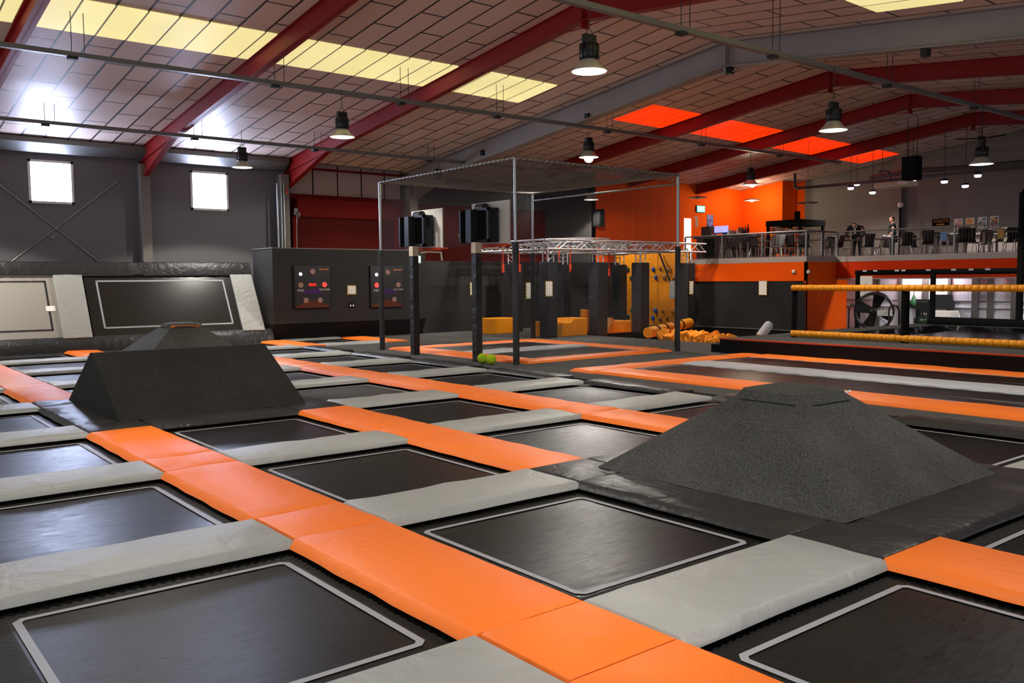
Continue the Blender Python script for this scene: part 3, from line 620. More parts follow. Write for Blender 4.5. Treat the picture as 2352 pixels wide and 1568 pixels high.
# ---- games box
GY = 23.0; gx0 = atY(627, 660, GY).x; gx1 = atY(978, 660, GY).x
e = empty('games_box', ((gx0+gx1)/2, GY, 0), 'big carpet-covered box wall that carries two light-up game boards', 'box wall')
m = MB(); m.box((gx0, GY, .5), (gx1, GY+1.5, 2.84)); m.build('carpet_front', 'wall_carpet', e)
m = MB(); m.prism([(gx0, GY, .5), (gx0, GY+1.5, .5), (gx0, GY+1.5, -.1), (gx0, GY+.35, -.1)], (gx1-gx0, 0, 0)); m.build('recess', 'black_carpet', e)
m = MB(); m.box((gx0-.01, GY-.01, 2.84), (gx1+.01, GY+1.5, 2.87)); m.build('top_edge', 'grey_paint', e)
def game(px0, py0, px1, py1, lit, label):
    a = atY(px0, py0, GY-.06); b = atY(px1, py1, GY-.06); x0, x1, z1, z0 = a.x, b.x, a.z, b.z; w, h = x1-x0, z1-z0
    g = empty('game_board', ((x0+x1)/2, GY, (z0+z1)/2), label, 'game', 'light-up game boards')
    m = MB(); m.box((x0, GY-.06, z0), (x1, GY, z1)); m.build('case', 'black_metal', g, bevel=.012)
    m = MB(); m.box((x0+.03, GY-.066, z0+.03), (x1-.03, GY-.058, z1-.03)); pn = m.build('artwork', 'art_game', g)
    m = MB(); pts = [(x0+.03+(w-.06)*i/12, z0+.03+h*.16*math.sin(math.pi*(i+.5)/13)) for i in range(13)]
    m.prism([(x0+.03, GY-.07, z0+.03)]+[(p[0], GY-.07, p[1]) for p in pts]+[(x1-.03, GY-.07, z0+.03)], (0, .004, 0)); m.build('orange_floor_print', 'brown_print', pn)
    m = MB(); m.prism([(x0+.24*w, GY-.071, z1-.66*h), (x0+.76*w, GY-.071, z1-.66*h), (x0+.7*w, GY-.071, z1-.57*h), (x0+.5*w, GY-.071, z1-.545*h), (x0+.3*w, GY-.071, z1-.57*h)], (0, .004, 0)); m.build('purple_print', 'blue_arc', pn)
    pos = [(.51, .155), (.18, .46), (.83, .455), (.31, .81), (.7, .81)]
    for i, (u, v) in enumerate(pos):
        m = MB(); c = Vector((x0+u*w, GY-.07, z1-v*h)); r = .062*w
        m.prism([(c.x+r*1.05*math.cos(k*math.pi/10), GY-.085, c.z+r*1.05*math.sin(k*math.pi/10)) for k in range(20)], (0, .02, 0)); bt = m.build('button', 'red_button' if i == lit else 'button_rim', g)
        if i == lit: bt['label'] = 'glowing red button'
        m = MB(); m.prism([(c.x+r*.72*math.cos(k*math.pi/10), GY-.09, c.z+r*.72*math.sin(k*math.pi/10)) for k in range(20)], (0, .02, 0)); m.build('button_face', 'red_button' if i == lit else 'button_grey', bt)
    m = MB(); c = Vector((x0+.18*w, GY-.07, z1-.21*h)); r = .045*w; m.prism([(c.x+r*math.cos(k*math.pi/8), GY-.08, c.z+r*math.sin(k*math.pi/8)) for k in range(16)], (0, .02, 0)); m.build('white_light', 'white_button', g)
    text('lettering', 'SPEED', (x0+.18*w, GY-.068, z1-.585*h), ROT_Y, .07*w, 'white_paint', g); text('lettering', 'REACTION', (x0+.83*w, GY-.068, z1-.57*h), ROT_Y, .062*w, 'white_paint', g)
    m = MB(); m.box((x0+.7*w, GY-.07, z1-.115*h), (x0+.78*w, GY-.064, z1-.085*h)); m.box((x0+.8*w, GY-.07, z1-.11*h), (x0+.95*w, GY-.064, z1-.09*h)); m.build('logo', 'orange_print', g)
    if lit == 2: text('score_display', '00:01', (x0+.51*w, GY-.069, z1-.455*h), ROT_Y, .1*w, 'red_led', g)
plain('blue_arc', (60, 22, 90), .4); plain('brown_print', (96, 40, 16), .4); plain('button_rim', (190, 130, 110), .4); plain('button_grey', (140, 128, 122), .4); plain('orange_print', (210, 120, 50), .5)
game(674, 608, 760, 707, 2, 'light-up game board with red score digits, left one on the box wall')
game(850, 610, 928, 705, 1, 'light-up game board behind the cage post, right one on the box wall')
def notice(pts, plane, val, label, name='notice', cat='notice', lines=True, group=None, hz=True):
    # a paper notice with a hazard border, flat on a wall
    f = atY if plane == 'Y' else atX
    a = f(*pts[0], val); b = f(*pts[1], val); g = empty(name, ((a+b)/2), label, cat, group)
    if plane == 'Y':
        bx = lambda i, y0, y1: ((a.x+i, y0, b.z+i), (b.x-i, y1, a.z-i))
    else:
        bx = lambda i, y0, y1: ((y0, a.y-i, b.z+i), (y1, b.y+i, a.z-i))
    m = MB(); m.box(*bx(0, val-.012, val)); m.build('border', 'hazard' if hz else 'paper', g)
    m = MB(); m.box(*bx(.024 if hz else .01, val-.017, val-.01)); m.build('sheet', 'paper', g)
    return g
notice(((797, 655), (818, 676)), 'Y', GY-.005, 'square white notice with a hazard border between the game boards', group='hazard bordered notices')
e = empty('wall_socket', atY(807, 700, GY), 'small dark coin slot plate with two white lights below the square notice', 'socket plate')
p = Vector(e['_loc']); m = MB(); m.box(p+Vector((-.1, -.03, -.08)), p+Vector((.1, 0, .08))); m.build('plate', 'black_metal', e)
for d in (-.045, .055): m = MB(); m.tube(p+Vector((d, -.04, -.02)), p+Vector((d, -.02, -.02)), .022, 8); m.build('light', 'white_button', e)
# dark padded wall beyond the games box
gx2 = XO
m = MB(); m.box((gx1+.02, GY+.25, DK), (gx2+.9, GY+.4, 2.5)); m.box((gx1+.02, GY+.23, 1.62), (gx2+.9, GY+.25, 1.64)); tag(m.build('padded_partition', 'wall_carpet'), 'long dark padded partition behind the cage and the truss rig', 'partition')
e = empty('exit_sign', atY(959, 595, GY-.02), 'small glowing exit sign on the box wall beside the left hoop', 'exit sign', 'exit signs')
p = Vector(e['_loc']); m = MB(); m.box(p+Vector((-.1, -.05, -.14)), p+Vector((.1, .0, .12))); m.build('housing', 'white_paint', e)
m = MB(); m.box(p+Vector((-.085, -.06, -.11)), p+Vector((.085, -.045, .1))); m.build('lit_face', 'exit_pale', e)
# ================================================================== BALL CAGE
CX0, CX1, CY0, CY1, CH = 9.4, 14.7, 12.02, 17.75, 4.42
cage = empty('ball_cage', ((CX0+CX1)/2, (CY0+CY1)/2, 0), 'tall netted cage of metal poles around two dunking trampolines', 'cage')
for x, y in ((CX0, CY0), (CX1, CY0), (CX1, CY1), (CX0, CY1)):
    m = MB(); m.tube((x, y, DK), (x, y, CH), .035, 10); p = m.build('pole', 'galv', cage)
    m = MB(); m.tube((x, y, DK), (x, y, 2.62), .072, 14); q = m.build('pole_padding', 'black_vinyl', p); q['label'] = 'black foam sleeve'
def rail(a, b):
    m = MB(); m.tube(a, b, .032, 10); p = m.build('top_rail', 'galv', cage)
    m = MB(); a = Vector(a); b = Vector(b); n = int((b-a).length/.16)
    d = (b-a).normalized(); s = d.cross(Vector((0, 0, 1)))
    hx = [a+(b-a)*(i/(n*8))+(s*math.cos(i*math.pi/4)+Vector((0, 0, 1))*math.sin(i*math.pi/4))*.036 for i in range(n*8+1)]
    for p_, q_ in zip(hx, hx[1:]): m.tube(p_, q_, .007, 4, cap=False)
    m.build('net', 'net', p)
A_, B_, C_, D_ = (CX0, CY0, CH), (CX1, CY0, CH), (CX1, CY1, CH), (CX0, CY1, CH)
rail(A_, B_); rail(B_, C_); rail(C_, D_); rail(D_, A_)
m = MB(); m.tube((CX1, CY0, CH-.22), (CX1, CY1, CH-.22), .025, 8); m.build('lower_rail', 'galv', cage)
def net(parent, p0, du, dv, nu, nv, r, name='net', sag=0., mat='net'):
    p0, du, dv = Vector(p0), Vector(du), Vector(dv); m = MB(); nrm = du.cross(dv).normalized()
    def pt(u, v): return p0+du*u+dv*v+nrm*(sag*16*u*(1-u)*v*(1-v))
    k = 6 if sag else 1
    for i in range(nu+1):
        for j in range(k): m.tube(pt(i/nu, j/k), pt(i/nu, (j+1)/k), r, 3, cap=False)
    for i in range(nv+1):
        for j in range(k): m.tube(pt(j/k, i/nv), pt((j+1)/k, i/nv), r, 3, cap=False)
    return m.build(name, mat, parent)
LX, LY = CX1-CX0, CY1-CY0; s_ = .027
net(cage, (CX0, CY0, 0), (LX, 0, 0), (0, 0, CH), int(LX/s_), int(CH/s_), .0014)
net(cage, (CX0, CY1, 0), (LX, 0, 0), (0, 0, CH), int(LX/s_), int(CH/s_), .0014)
net(cage, (CX1, CY0, 0), (0, LY, 0), (0, 0, CH), int(LY/s_), int(CH/s_), .0014)
net(cage, (CX0, CY0, 2.6), (0, LY, 0), (0, 0, CH-2.6), int(LY/s_), int((CH-2.6)/s_), .0014)
plain('net_pale', (120, 116, 110), .4)
net(cage, (CX0, CY0, CH), (LX, 0, 0), (0, LY, 0), int(LX/.05), int(LY/.05), .003, sag=-.25, mat='net_pale')
# trampolines inside
def border_mat(x0, x1, y0, y1, label, color='orange_vinyl', z=.02, z0=DK+.002, ch=(.05, .05, .05, .05), grp='orange border mats on the deck'):
    o = MB().pad(x0, x1, y0, y1, z0, z, ch, max(3, min(30, int((x1-x0)*3))), max(3, min(30, int((y1-y0)*3))), .005, int(x0*7+y0*3)).build('border_mat', color, None, loc=(x0, y0, 0)); return tag(o, label, 'mat', grp)
border_mat(9.6, 10.25, 12.6, 17.2, 'orange mat along the hoop side of the cage'); border_mat(14.0, 14.6, 12.55, 17.2, 'orange mat along the far side of the cage')
border_mat(9.72, 14.4, 12.02, 12.5, 'orange mat along the near right side of the cage'); border_mat(9.6, 14.6, 17.2, 17.65, 'orange mat along the back of the cage')
border_mat(10.3, 13.95, 14.55, 15.3, 'pale grey mat between the two trampolines in the cage', 'white_vinyl')
bed(10.2, 14.05, 12.45, 14.6, 'nearer dunking trampoline inside the cage', 'dunking trampolines', (.2, .2, .2, .2), -.012); bed(10.2, 14.05, 15.25, 17.25, 'further dunking trampoline inside the cage', 'dunking trampolines', (.2, .2, .2, .2), -.012)
def hoop(y, label):
    x = 9.22; t = empty('hoop_stand', (x, y, 0), label, 'hoop', 'basketball hoops of the cage')
    vs = []; n = 40
    mb = MB()
    for j in range(n+1):
        z = DK+(2.42-DK)*j/n; w = .006*math.sin(j*2.1)+.004*math.sin(j*5.3); b = .083+w*.5*(1 if j < 24 else .4)
        vs += [(x-b, y-b, z), (x+b, y-b+w, z), (x+b, y+b, z), (x-b, y+b-w, z)]
    mb.add(vs, [(j*4+i, j*4+(i+1) % 4, j*4+4+(i+1) % 4, j*4+4+i) for j in range(n) for i in range(4)]+[tuple(range(4*n, 4*n+4))]); mb.build('post_padding', 'black_vinyl', t)
    m = MB(); m.box((x-.085, y-.085, 2.42), (x+.085, y+.085, 2.66)); m.build('post', 'beige_paint', t)
    m = MB()
    for (ya, yb_) in ((y+.28, y+.52), (y-.38, y+.12)):
        for a, b in (((x+.05, ya, 2.66), (x+.12, ya+.06, 3.42)), ((x+.05, yb_-.06, 2.66), (x+.12, yb_, 3.42)), ((x+.05, ya, 3.36), (x+.34, yb_, 3.42)), ((x+.05, ya, 2.66), (x+.34, yb_, 2.72)), ((x+.28, ya, 2.66), (x+.34, yb_, 3.42)), ((x-.1, yb_-.05, 2.66), (x+.3, yb_, 3.4))): m.box(a, b)
    m.tube((x+.2, y-.1, 3.44), (x+.2, y+.2, 3.44), .1, 14); m.box((x-.08, y+.05, 2.66), (x+.1, y+.3, 3.4)); m.build('spring_housing', 'black_plastic', t)
    m = MB(); m.box((x+.38, y-.72, 2.6), (x+.41, y+.68, 3.58)); bd = m.build('backboard', 'paper', t)
    m = MB(); m.torus((x+.72, y-.02, 2.62), .235, .016, 28, 6); m.box((x+.4, y-.12, 2.56), (x+.5, y+.1, 2.68)); m.bar((x+.38, y-.68, 2.59), (x+.38, y+.66, 2.59), .07, .06); m.build('rim', 'strap_red', t)
    m = MB(); m.path([(x+.14, y-.1, 2.5), (x+.25, y-.3, 2.52), (x+.4, y-.62, 2.5), (x+.4, y-.66, 2.3)], .022, 8); m.build('padded_arm', 'beige_paint', t)
hoop(15.83, 'basketball hoop with pale backboard, left one on the cage'); hoop(13.2, 'basketball hoop with pale backboard, right one, beside the yellow-green balls')
for i, (px, py) in enumerate(((1108, 822), (1128, 821))):
    c = atX(px, 812, 9.02); c.z = DK+.115; b = MB(); b.ball(c, .115, 10)
    o = b.build('ball', 'ball', None, loc=c); tag(o, ('yellow-green ball against the foot of the right hoop post', 'yellow-green ball on the cage post side of its twin')[i], 'ball', 'yellow-green balls')
notice(((1079, 648), (1085, 678)), 'Y', GY+.2, 'narrow white notice just left of the right hoop post', group='hazard bordered notices')

# ================================================================== LONG TRAMPOLINES AND PLATFORM
PX = 15.05; PZ = .33
border_mat(9.4, 10.2, -6.0, 9.55, 'long orange mat along the near side of the long trampolines'); border_mat(14.42, 15.0, -6.0, 9.55, 'long orange mat against the black platform step')
border_mat(9.36, 14.9, 9.62, 10.15, 'orange mat across the left end of the long trampolines'); border_mat(11.95, 12.75, -6.0, 9.5, 'long pale grey mat between the two long trampolines', 'white_vinyl')
bed(10.15, 12.0, -6, 9.6, 'long black trampoline nearer the pyramid block', 'long trampolines', (.2, .2, .2, .25), -.012); bed(12.7, 14.5, -6, 9.6, 'long black trampoline nearer the platform', 'long trampolines', (.2, .2, .2, .25), -.012)
AX0, AX1, AY1 = 17.2, 24.6, 10.15        # sunken air-bag pit behind the roller rails
m = MB(); m.box((PX, -10, DK), (AX0, 10.9, PZ)); m.box((AX0, AY1, DK), (AX1+.5, 10.9, PZ)); m.box((AX1, -10, DK), (AX1+.5, AY1, PZ)); struct(m.build('floor', 'deck_carpet'), 'raised carpeted platform behind the long trampolines', 'platform')
m = MB(); m.box((PX-.03, -10, DK), (PX, 10.9, PZ-.02)); m.box((PX-.03, 10.9, DK), (AX1, 10.93, PZ-.02)); m.box((AX0, -10, DK), (AX1, AY1, DK+.01)); struct(m.build('trim_15', 'black_carpet'), 'black step face of the platform', 'step')
m = MB(); m.box((PX-.035, -10, PZ-.03), (PX+.03, 10.95, PZ+.004)); struct(m.build('trim_16', 'edge_orange'), 'thin orange edge strip along the platform step', 'edge strip')
m = MB(); m.box((PX+.1, 10.93, DK), (PX+.9, 11.3, .15)); m.box((PX+.1, 10.93, .15), (PX+.9, 11.3, .155)); tag(m.build('step_block', 'black_carpet'), 'small black step at the left end of the platform', 'step')
m = MB()
def fold(m, axis, v, a, b, z0, z1, amp, n):
    vs = []
    for j in range(5):
        for i in range(n+1):
            s = a+(b-a)*i/n; w = amp*math.sin(s*6+j)*math.sin(s*11+1)+amp*.4*math.sin(s*31+j*2)
            vs.append((v+w, s, z0+(z1-z0)*j/4) if axis == 'x' else (s, v+w, z0+(z1-z0)*j/4))
    m.add(vs, [(j*(n+1)+i, j*(n+1)+i+1, (j+1)*(n+1)+i+1, (j+1)*(n+1)+i) for j in range(4) for i in range(n)], True)
fold(m, 'y', AY1-.08, AX0, AX1, -.0, PZ-.02, .05, 120); fold(m, 'x', AX1-.08, -8, AY1, .0, PZ-.02, .05, 160); m.hexa([(AX0+.6, -8, 0), (AX1-.2, -8, 0), (AX1-.2, AY1-.3, 0), (AX0+.6, AY1-.3, 0)], [(AX0+1, -8, .16), (AX1-.5, -8, .2), (AX1-.5, AY1-.8, .2), (AX0+1, AY1-.8, .16)])
plain('shiny_black', (16, 16, 18), .22, bump=.4, bscale=7); tag(m.build('air_bag', 'shiny_black'), 'sagging shiny black air bag in the pit behind the roller rails', 'air bag')
# roller rails
rr = empty('roller_rail', (16.5, 4, PZ), 'barrier of two long yellow rollers on black posts along the platform', 'barrier')
RYE = atX(1820, 660, 16.5).y
for z, r in ((1.56, .075), (PZ+.1, .08)):
    m = MB(); m.tube((16.5, -6, z), (16.5, RYE, z), r*.8, 12); p = m.build('roller_core', 'black_metal', rr)
    m = MB(); n = int((RYE+6)/.15)
    for i in range(n):
        y = RYE-.15*i; k = r*(1+.03*math.sin(i*2.7))
        prof = [(k*.88, 0), (k, .012), (k, .132), (k*.88, .144)]
        vs = []; nn = 14
        for q in range(nn):
            t = 2*math.pi*q/nn
            for (rad, h) in prof: vs.append((16.5+rad*math.cos(t), y-.145+h, z+rad*math.sin(t)))
        m.add(vs, [(q*4+j, ((q+1) % nn)*4+j, ((q+1) % nn)*4+j+1, q*4+j+1) for q in range(nn) for j in range(3)], True)
    m.build('roller_sleeves', 'yellow_vinyl', p)
for px in (1822, 2077):
    y = atX(px, 700, 16.5).y; m = MB(); m.tube((16.55, y, PZ), (16.55, y, 1.55), .09 if px > 2000 else .07, 12); m.build('post', 'matt_black', rr)
y_a = RYE; net(rr, (16.6, -6, PZ+.1), (0, RYE+6, 0), (0, 0, 1.12), int((RYE+6)/.04), 28, .0013)
# net court frame beyond the pit
nf = empty('net_frame', (24.7, 6, PZ), 'black padded goal-like frame with netting beyond the roller rails', 'net frame')
NX = 24.75
y1, y2, y3 = atX(1970, 700, NX).y, atX(2142, 700, NX).y, atX(2345, 600, NX).y; zt = atX(2142, 624, NX).z; zt3 = atX(2345, 442, NX).z
for y, z in ((y1, zt), (y2, zt), (y3, zt3), (y3-2.6, zt3)):
    m = MB(); m.tube((NX, y, PZ if y < y1 else DK), (NX, y, z), .085 if z == zt else .1, 10); m.build('post', 'matt_black', nf)
m = MB(); m.tube((NX, y1+.08, zt), (NX, y3, zt), .085, 10); m.tube((NX, y3, zt3), (NX, y3-2.6, zt3), .1, 10); p = m.build('cross_bar', 'matt_black', nf)
m = MB()
for px in (1986, 2010, 2060, 2075, 2132, 2190, 2230, 2268):
    q = atX(px, 622, NX-.1); m.box((NX-.1, q.y-.07, zt+.03), (NX-.06, q.y+.07, zt+.08))
m.build('pale_ties', 'galv', p)
m = MB(); m.tube((NX, y2+.1, PZ+.1), (NX, y3-2.6, PZ+.08), .14, 10); m.build('bottom_bolster', 'matt_black', nf)
net(nf, (NX, y3, PZ), (0, y1-y3, 0), (0, 0, zt-PZ), int((y1-y3)/.045), 38, .0016)
for (a, b, lb) in (((1976, 634), (2004, 655), 'white plate on the net frame above the upper yellow roller'), ((1976, 669), (2004, 681), 'white plate on the net frame just below the upper yellow roller')):
    g = empty('white_plate', atX((a[0]+b[0])/2, (a[1]+b[1])/2, NX-.12), lb, 'plate', 'white plates on the net frame'); p, q = atX(*a, NX-.12), atX(*b, NX-.12)
    m = MB(); m.box((NX-.13, q.y, q.z), (NX-.11, p.y, p.z)); m.build('sheet', 'paper', g, bevel=.004)
# drum fan
fy = atZ(2003, 757, 0); fx = 24.2; c = atX(2008, 716, fx)
fan = empty('drum_fan', (fx, c.y, 0), 'big black drum fan standing in front of the white shutters', 'fan')
m = MB(); r = .6
m.lathe([(r*.97, -.16), (r, -.2), (r, .2), (r*.97, .16), (r*.94, .16), (r*.94, -.16), (r*.97, -.16)], (0, 0, 0), 36, 'x'); fo = m.build('drum', 'black_metal', fan, loc=(0, 0, 0))
fo.location = Vector((fx, c.y, c.z+.02))-Vector(fan['_loc']); fo.rotation_euler = (0, R(-12), R(24))
m = MB()
for i in range(4):
    a = i*math.pi/2+.3; u = Vector((0, math.cos(a), math.sin(a))); w = Vector((0, -math.sin(a), math.cos(a)))
    m.hexa([u*.12+w*.1+Vector((.05, 0, 0)), u*.54+w*.2+Vector((.07, 0, 0)), u*.54-w*.18+Vector((-.05, 0, 0)), u*.12-w*.1+Vector((-.05, 0, 0))], [u*.12+w*.1+Vector((.06, 0, 0)), u*.54+w*.2+Vector((.08, 0, 0)), u*.54-w*.18+Vector((-.04, 0, 0)), u*.12-w*.1+Vector((-.04, 0, 0))])
bl = m.build('blades', 'black_metal', fan, loc=(0, 0, 0)); bl.location = fo.location; bl.rotation_euler = fo.rotation_euler
m = MB(); m.lathe([(.001, -.16), (.14, -.16), (.16, -.1), (.16, .14), (.001, .14)], (0, 0, 0), 16, 'x'); mo = m.build('motor', 'black_metal', fan, loc=(0, 0, 0)); mo.location = fo.location; mo.rotation_euler = fo.rotation_euler
m = MB()
for i in range(8):
    a = i*math.pi/4; m.tube((-.19, .1*math.cos(a), .1*math.sin(a)), (-.19, .58*math.cos(a), .58*math.sin(a)), .006, 4)
for rr_ in (.3, .55): m.torus((-.19, 0, 0), rr_, .005, 30, 4, 'x')
g_ = m.build('guard', 'black_metal', fan, loc=(0, 0, 0)); g_.location = fo.location; g_.rotation_euler = fo.rotation_euler
m = MB(); m.box((-.2, -.55, -.1), (-.17, -.1, .08)); pl = m.build('maker_plate', 'white_paint', fan, loc=(0, 0, 0)); pl.location = fo.location; pl.rotation_euler = fo.rotation_euler
for d in (-1, 1):
    y = c.y+d*.68; m = MB(); m.path([(fx-.35, y, DK), (fx-.35, y, c.z+.1), (fx-.2, y, c.z+.25), (fx+.15, y, c.z+.2), (fx+.3, y, c.z), (fx+.3, y, DK)], .025, 8); m.build('stand', 'black_metal', fan)
m = MB(); m.tube((fx-.35, c.y-.68, .06), (fx-.35, c.y+.68, .06), .025, 8); m.tube((fx+.3, c.y-.68, .06), (fx+.3, c.y+.68, .06), .025, 8); m.build('axle', 'black_metal', fan)
# things in front of the shutters
for (a, b, mt, nm_, lb, cat, X) in (((2103, 687), (2134, 738), 'black_plastic', 'equipment_case', 'tall black case standing against the shutters right of the fan', 'case', 25.4), ((2106, 726), (2136, 746), 'rubber_green', 'green_box', 'dark green box with pale writing in front of the tall black case', 'box', 24.95), ((2098, 730), (2107, 745), 'black_plastic', 'small_box', 'small dark box left of the green box', 'box', 24.95)):
    p, q = atX(*a, X), atX(*b, X); g = empty(nm_, (X, (p.y+q.y)/2, 0), lb, cat); m = MB(); zb_ = PZ if X < 25.12 else DK
    m.box((X, q.y, zb_), (X+.3, p.y, p.z)); m.build('body', mt, g, bevel=.02)
    if mt == 'rubber_green': text('lettering', '1 90', (X-.003, (p.y+q.y)/2, zb_+.3), ROT_X, .12, 'paper', g); text('lettering', '000 50', (X-.003, (p.y+q.y)/2, zb_+.12), ROT_X, .08, 'paper', g)
    else: m = MB(); m.box((X-.01, q.y+.05, p.z-.1), (X, p.y-.05, p.z-.06)); m.build('handle', 'grey_steel', g)
# ================================================================== TRUSS RIG
def truss(m, a, b, h=.3, w=.26, r=.03, step=.45, br=.016):
    a, b = Vector(a), Vector(b); d = (b-a).normalized(); up = Vector((0, 0, 1)) if abs(d.z) < .9 else Vector((1, 0, 0)); s = d.cross(up).normalized()
    offs = [s*w/2, -s*w/2, s*w/2+up*h, -s*w/2+up*h]
    for o in offs: m.tube(a+o, b+o, r, 6)
    n = max(2, int((b-a).length/step))
    for i in range(n):
        p, q = a.lerp(b, i/n), a.lerp(b, (i+1)/n)
        for o1, o2 in ((0, 2), (1, 3), (0, 1), (2, 3)):
            u, v = (offs[o1], offs[o2]) if i % 2 else (offs[o2], offs[o1]); m.tube(p+u, q+v, br, 5)
rig = empty('truss_rig', (19.5, 18.2, 0), 'silver truss rig on black padded pillars between the cage and the climbing panels', 'truss rig')
TZ = 2.78
for a, b in (((15.6, 18.2, TZ), (23.3, 18.2, TZ)), ((15.6, 21.9, TZ), (23.0, 21.9, TZ)), ((15.75, 18.2, TZ), (15.75, 21.9, TZ)), ((18.1, 18.2, TZ), (18.1, 21.9, TZ)), ((21.9, 18.2, TZ), (21.9, 21.9, TZ)), ((20.0, 18.2, TZ), (20.0, 21.9, TZ))):
    m = MB(); truss(m, a, b); m.build('truss_beam', 'alu', rig)
for r, z in ((1.9, TZ+.02), (1.9, TZ+.26), (1.15, TZ+.42)):
    m = MB(); m.torus((18.6, 20.0, z), r, .03, 48, 6); m.build('ring_beam', 'alu', rig)
PIL = [(15.8, 18.3, .42), (18.0, 18.3, .46), (20.05, 18.3, .45), (22.5, 18.3, .45), (17.1, 21.7, .5), (19.5, 21.7, .42), (22.5, 21.7, .42)]
for i, (x, y, w) in enumerate(PIL):
    m = MB()
    for dx, dy in ((-.12, -.12), (.12, -.12), (.12, .12), (-.12, .12)): m.tube((x+dx, y+dy, 2.3), (x+dx, y+dy, TZ+.1), .022, 6)
    for j in range(2): m.tube((x-.12, y-.12, 2.42+.16*j), (x+.12, y-.12, 2.55+.16*j), .01, 5); m.tube((x-.12, y-.12, 2.42+.16*j), (x-.12, y+.12, 2.55+.16*j), .01, 5)
    lg = m.build('truss_leg', 'alu', rig)
    m = MB(); h = w/2; m.box((x-h, y-h, DK), (x+h, y+h, 2.38)); q = m.build('pillar_padding', 'black_vinyl', lg, bevel=.03); q['label'] = 'black padded sleeve'
# straps hanging from the rig
for i, (px, y0, y1, Y, lb) in enumerate(((1155, 585, 626, 19.2, 'red hanging strap left of the front cage post'), (1182, 580, 628, 19.0, 'red hanging strap just right of the front cage post'), (1193, 570, 625, 20.3, 'thin red hanging strap, third from the left'), (1222, 555, 628, 19.0, 'red hanging strap beside the left notice'), (1284, 545, 622, 19.4, 'long red hanging strap with a black handle'), (1310, 550, 625, 19.2, 'red hanging strap left of the wide pillar'), (1399, 605, 634, 20.4, 'short broad red strap right of the wide pillar'), (1257, 560, 596, 18.6, 'twisted red strap above the pillar with a notice'))):
    a, b = atY(px, y0, Y), atY(px, y1, Y); top = Vector((a.x, a.y, TZ+.15)); g = empty('hanging_strap', top, lb, 'strap', 'red straps hung from the truss rig')
    m = MB(); m.bar(top, b, .05 if i != 2 else .03, .012); m.build('webbing', 'strap_red', g)
    m = MB(); m.tube(b+Vector((0, 0, .28)), b, .045, 8); m.build('handle', 'strap_red' if i != 4 else 'black_plastic', g)
for (q, Y, lb) in ((((1207, 648), (1226, 686)), 18.0, 'white notice with hazard border on the first padded pillar, seen through the netting'), (((1252, 645), (1269, 681)), 17.98, 'white notice with hazard border on the pillar just right of the back cage pole')):
    notice(q, 'Y', Y, lb, group='hazard bordered notices')
notice(((1583, 645), (1592, 676)), 'Y', 18.0, 'narrow white notice with hazard border on the pillar right of the climbing panels', group='hazard bordered notices')
# climbing panels
KX = 24.05; ya, yb_ = atX(1416, 700, KX).y, 19.6
cw = empty('climbing_wall', (KX, (ya+yb_)/2, 0), 'yellow climbing panels with coloured holds behind the pillars', 'climbing wall')
yc = atX(1511, 700, KX).y
for y0, y1 in ((yc+.01, ya), (yb_, yc-.01)):
    m = MB(); n = 14; vs = []
    for j in range(n+1):
        for i in range(n+1):
            u, v = i/n, j/n; vs.append((KX+.02*math.sin(u*9+v*4)*math.sin(v*7+u*3), y0+(y1-y0)*u, DK+(2.88-DK)*v))
    m.add(vs, [(j*(n+1)+i, (j+1)*(n+1)+i, (j+1)*(n+1)+i+1, j*(n+1)+i+1) for j in range(n) for i in range(n)], True); m.box((KX+.03, y0, DK), (KX+.12, y1, 2.87)); m.build('padded_panel', 'amber_vinyl', cw)
m = MB(); m.box((KX+.12, yb_, DK), (KX+.2, ya, 2.85)); m.build('backing', 'black_carpet', cw)
HOLDS = [(1421, 618, 'g'), (1441, 618, 'g'), (1429, 637, 'g'), (1449, 638, 'g'), (1428, 711, 'g'), (1451, 712, 'g'), (1422, 727, 'g'), (1442, 726, 'g'), (1500, 619, 'b'), (1517, 618, 's'), (1536, 620, 's'), (1506, 637, 'b'), (1526, 637, 's'), (1548, 638, 's'), (1505, 713, 'b'), (1499, 730, 'b'), (1522, 714, 's'), (1544, 715, 's'), (1515, 732, 's'), (1532, 731, 's')]
for px, py, c in HOLDS:
    a = atX(px, py, KX-.03); m = MB(); rnd = random.Random(px*py); sx, sz = .085*rnd.uniform(.8, 1.2), .1*rnd.uniform(.8, 1.2)
    m.lathe([(.001, -.075), (.04, -.06), (.075, -.02), (.09, .03)], (0, 0, 0), 9, 'x'); m.v = [(a.x+x, a.y+y*sx/.085+.15*z, a.z+z*sz/.085-.02*abs(y)*4) for x, y, z in m.v]
    m.build('hold', {'g': 'rubber_green', 'b': 'hold_blue', 's': 'hold_sand'}[c], cw)
m = MB(); a, b = atX(1513, 578, KX-.12), atX(1560, 700, KX-.12); m.bar(a, b, .06, .05); tag(m.build('climbing_rope', 'cord'), 'dark rope slanting across the right climbing panel', 'rope')
a, b = atX(1539, 645, KX-.2), atX(1557, 686, KX-.2); m = MB(); m.prism([(KX-.2, a.y, a.z), (KX-.2, b.y, a.z), (KX-.2, b.y-.02, b.z), (KX-.2, a.y+.03, b.z)], (.02, 0, 0)); tag(m.build('hanging_board', 'grey_vinyl'), 'grey board hanging in front of the right climbing panel', 'board')
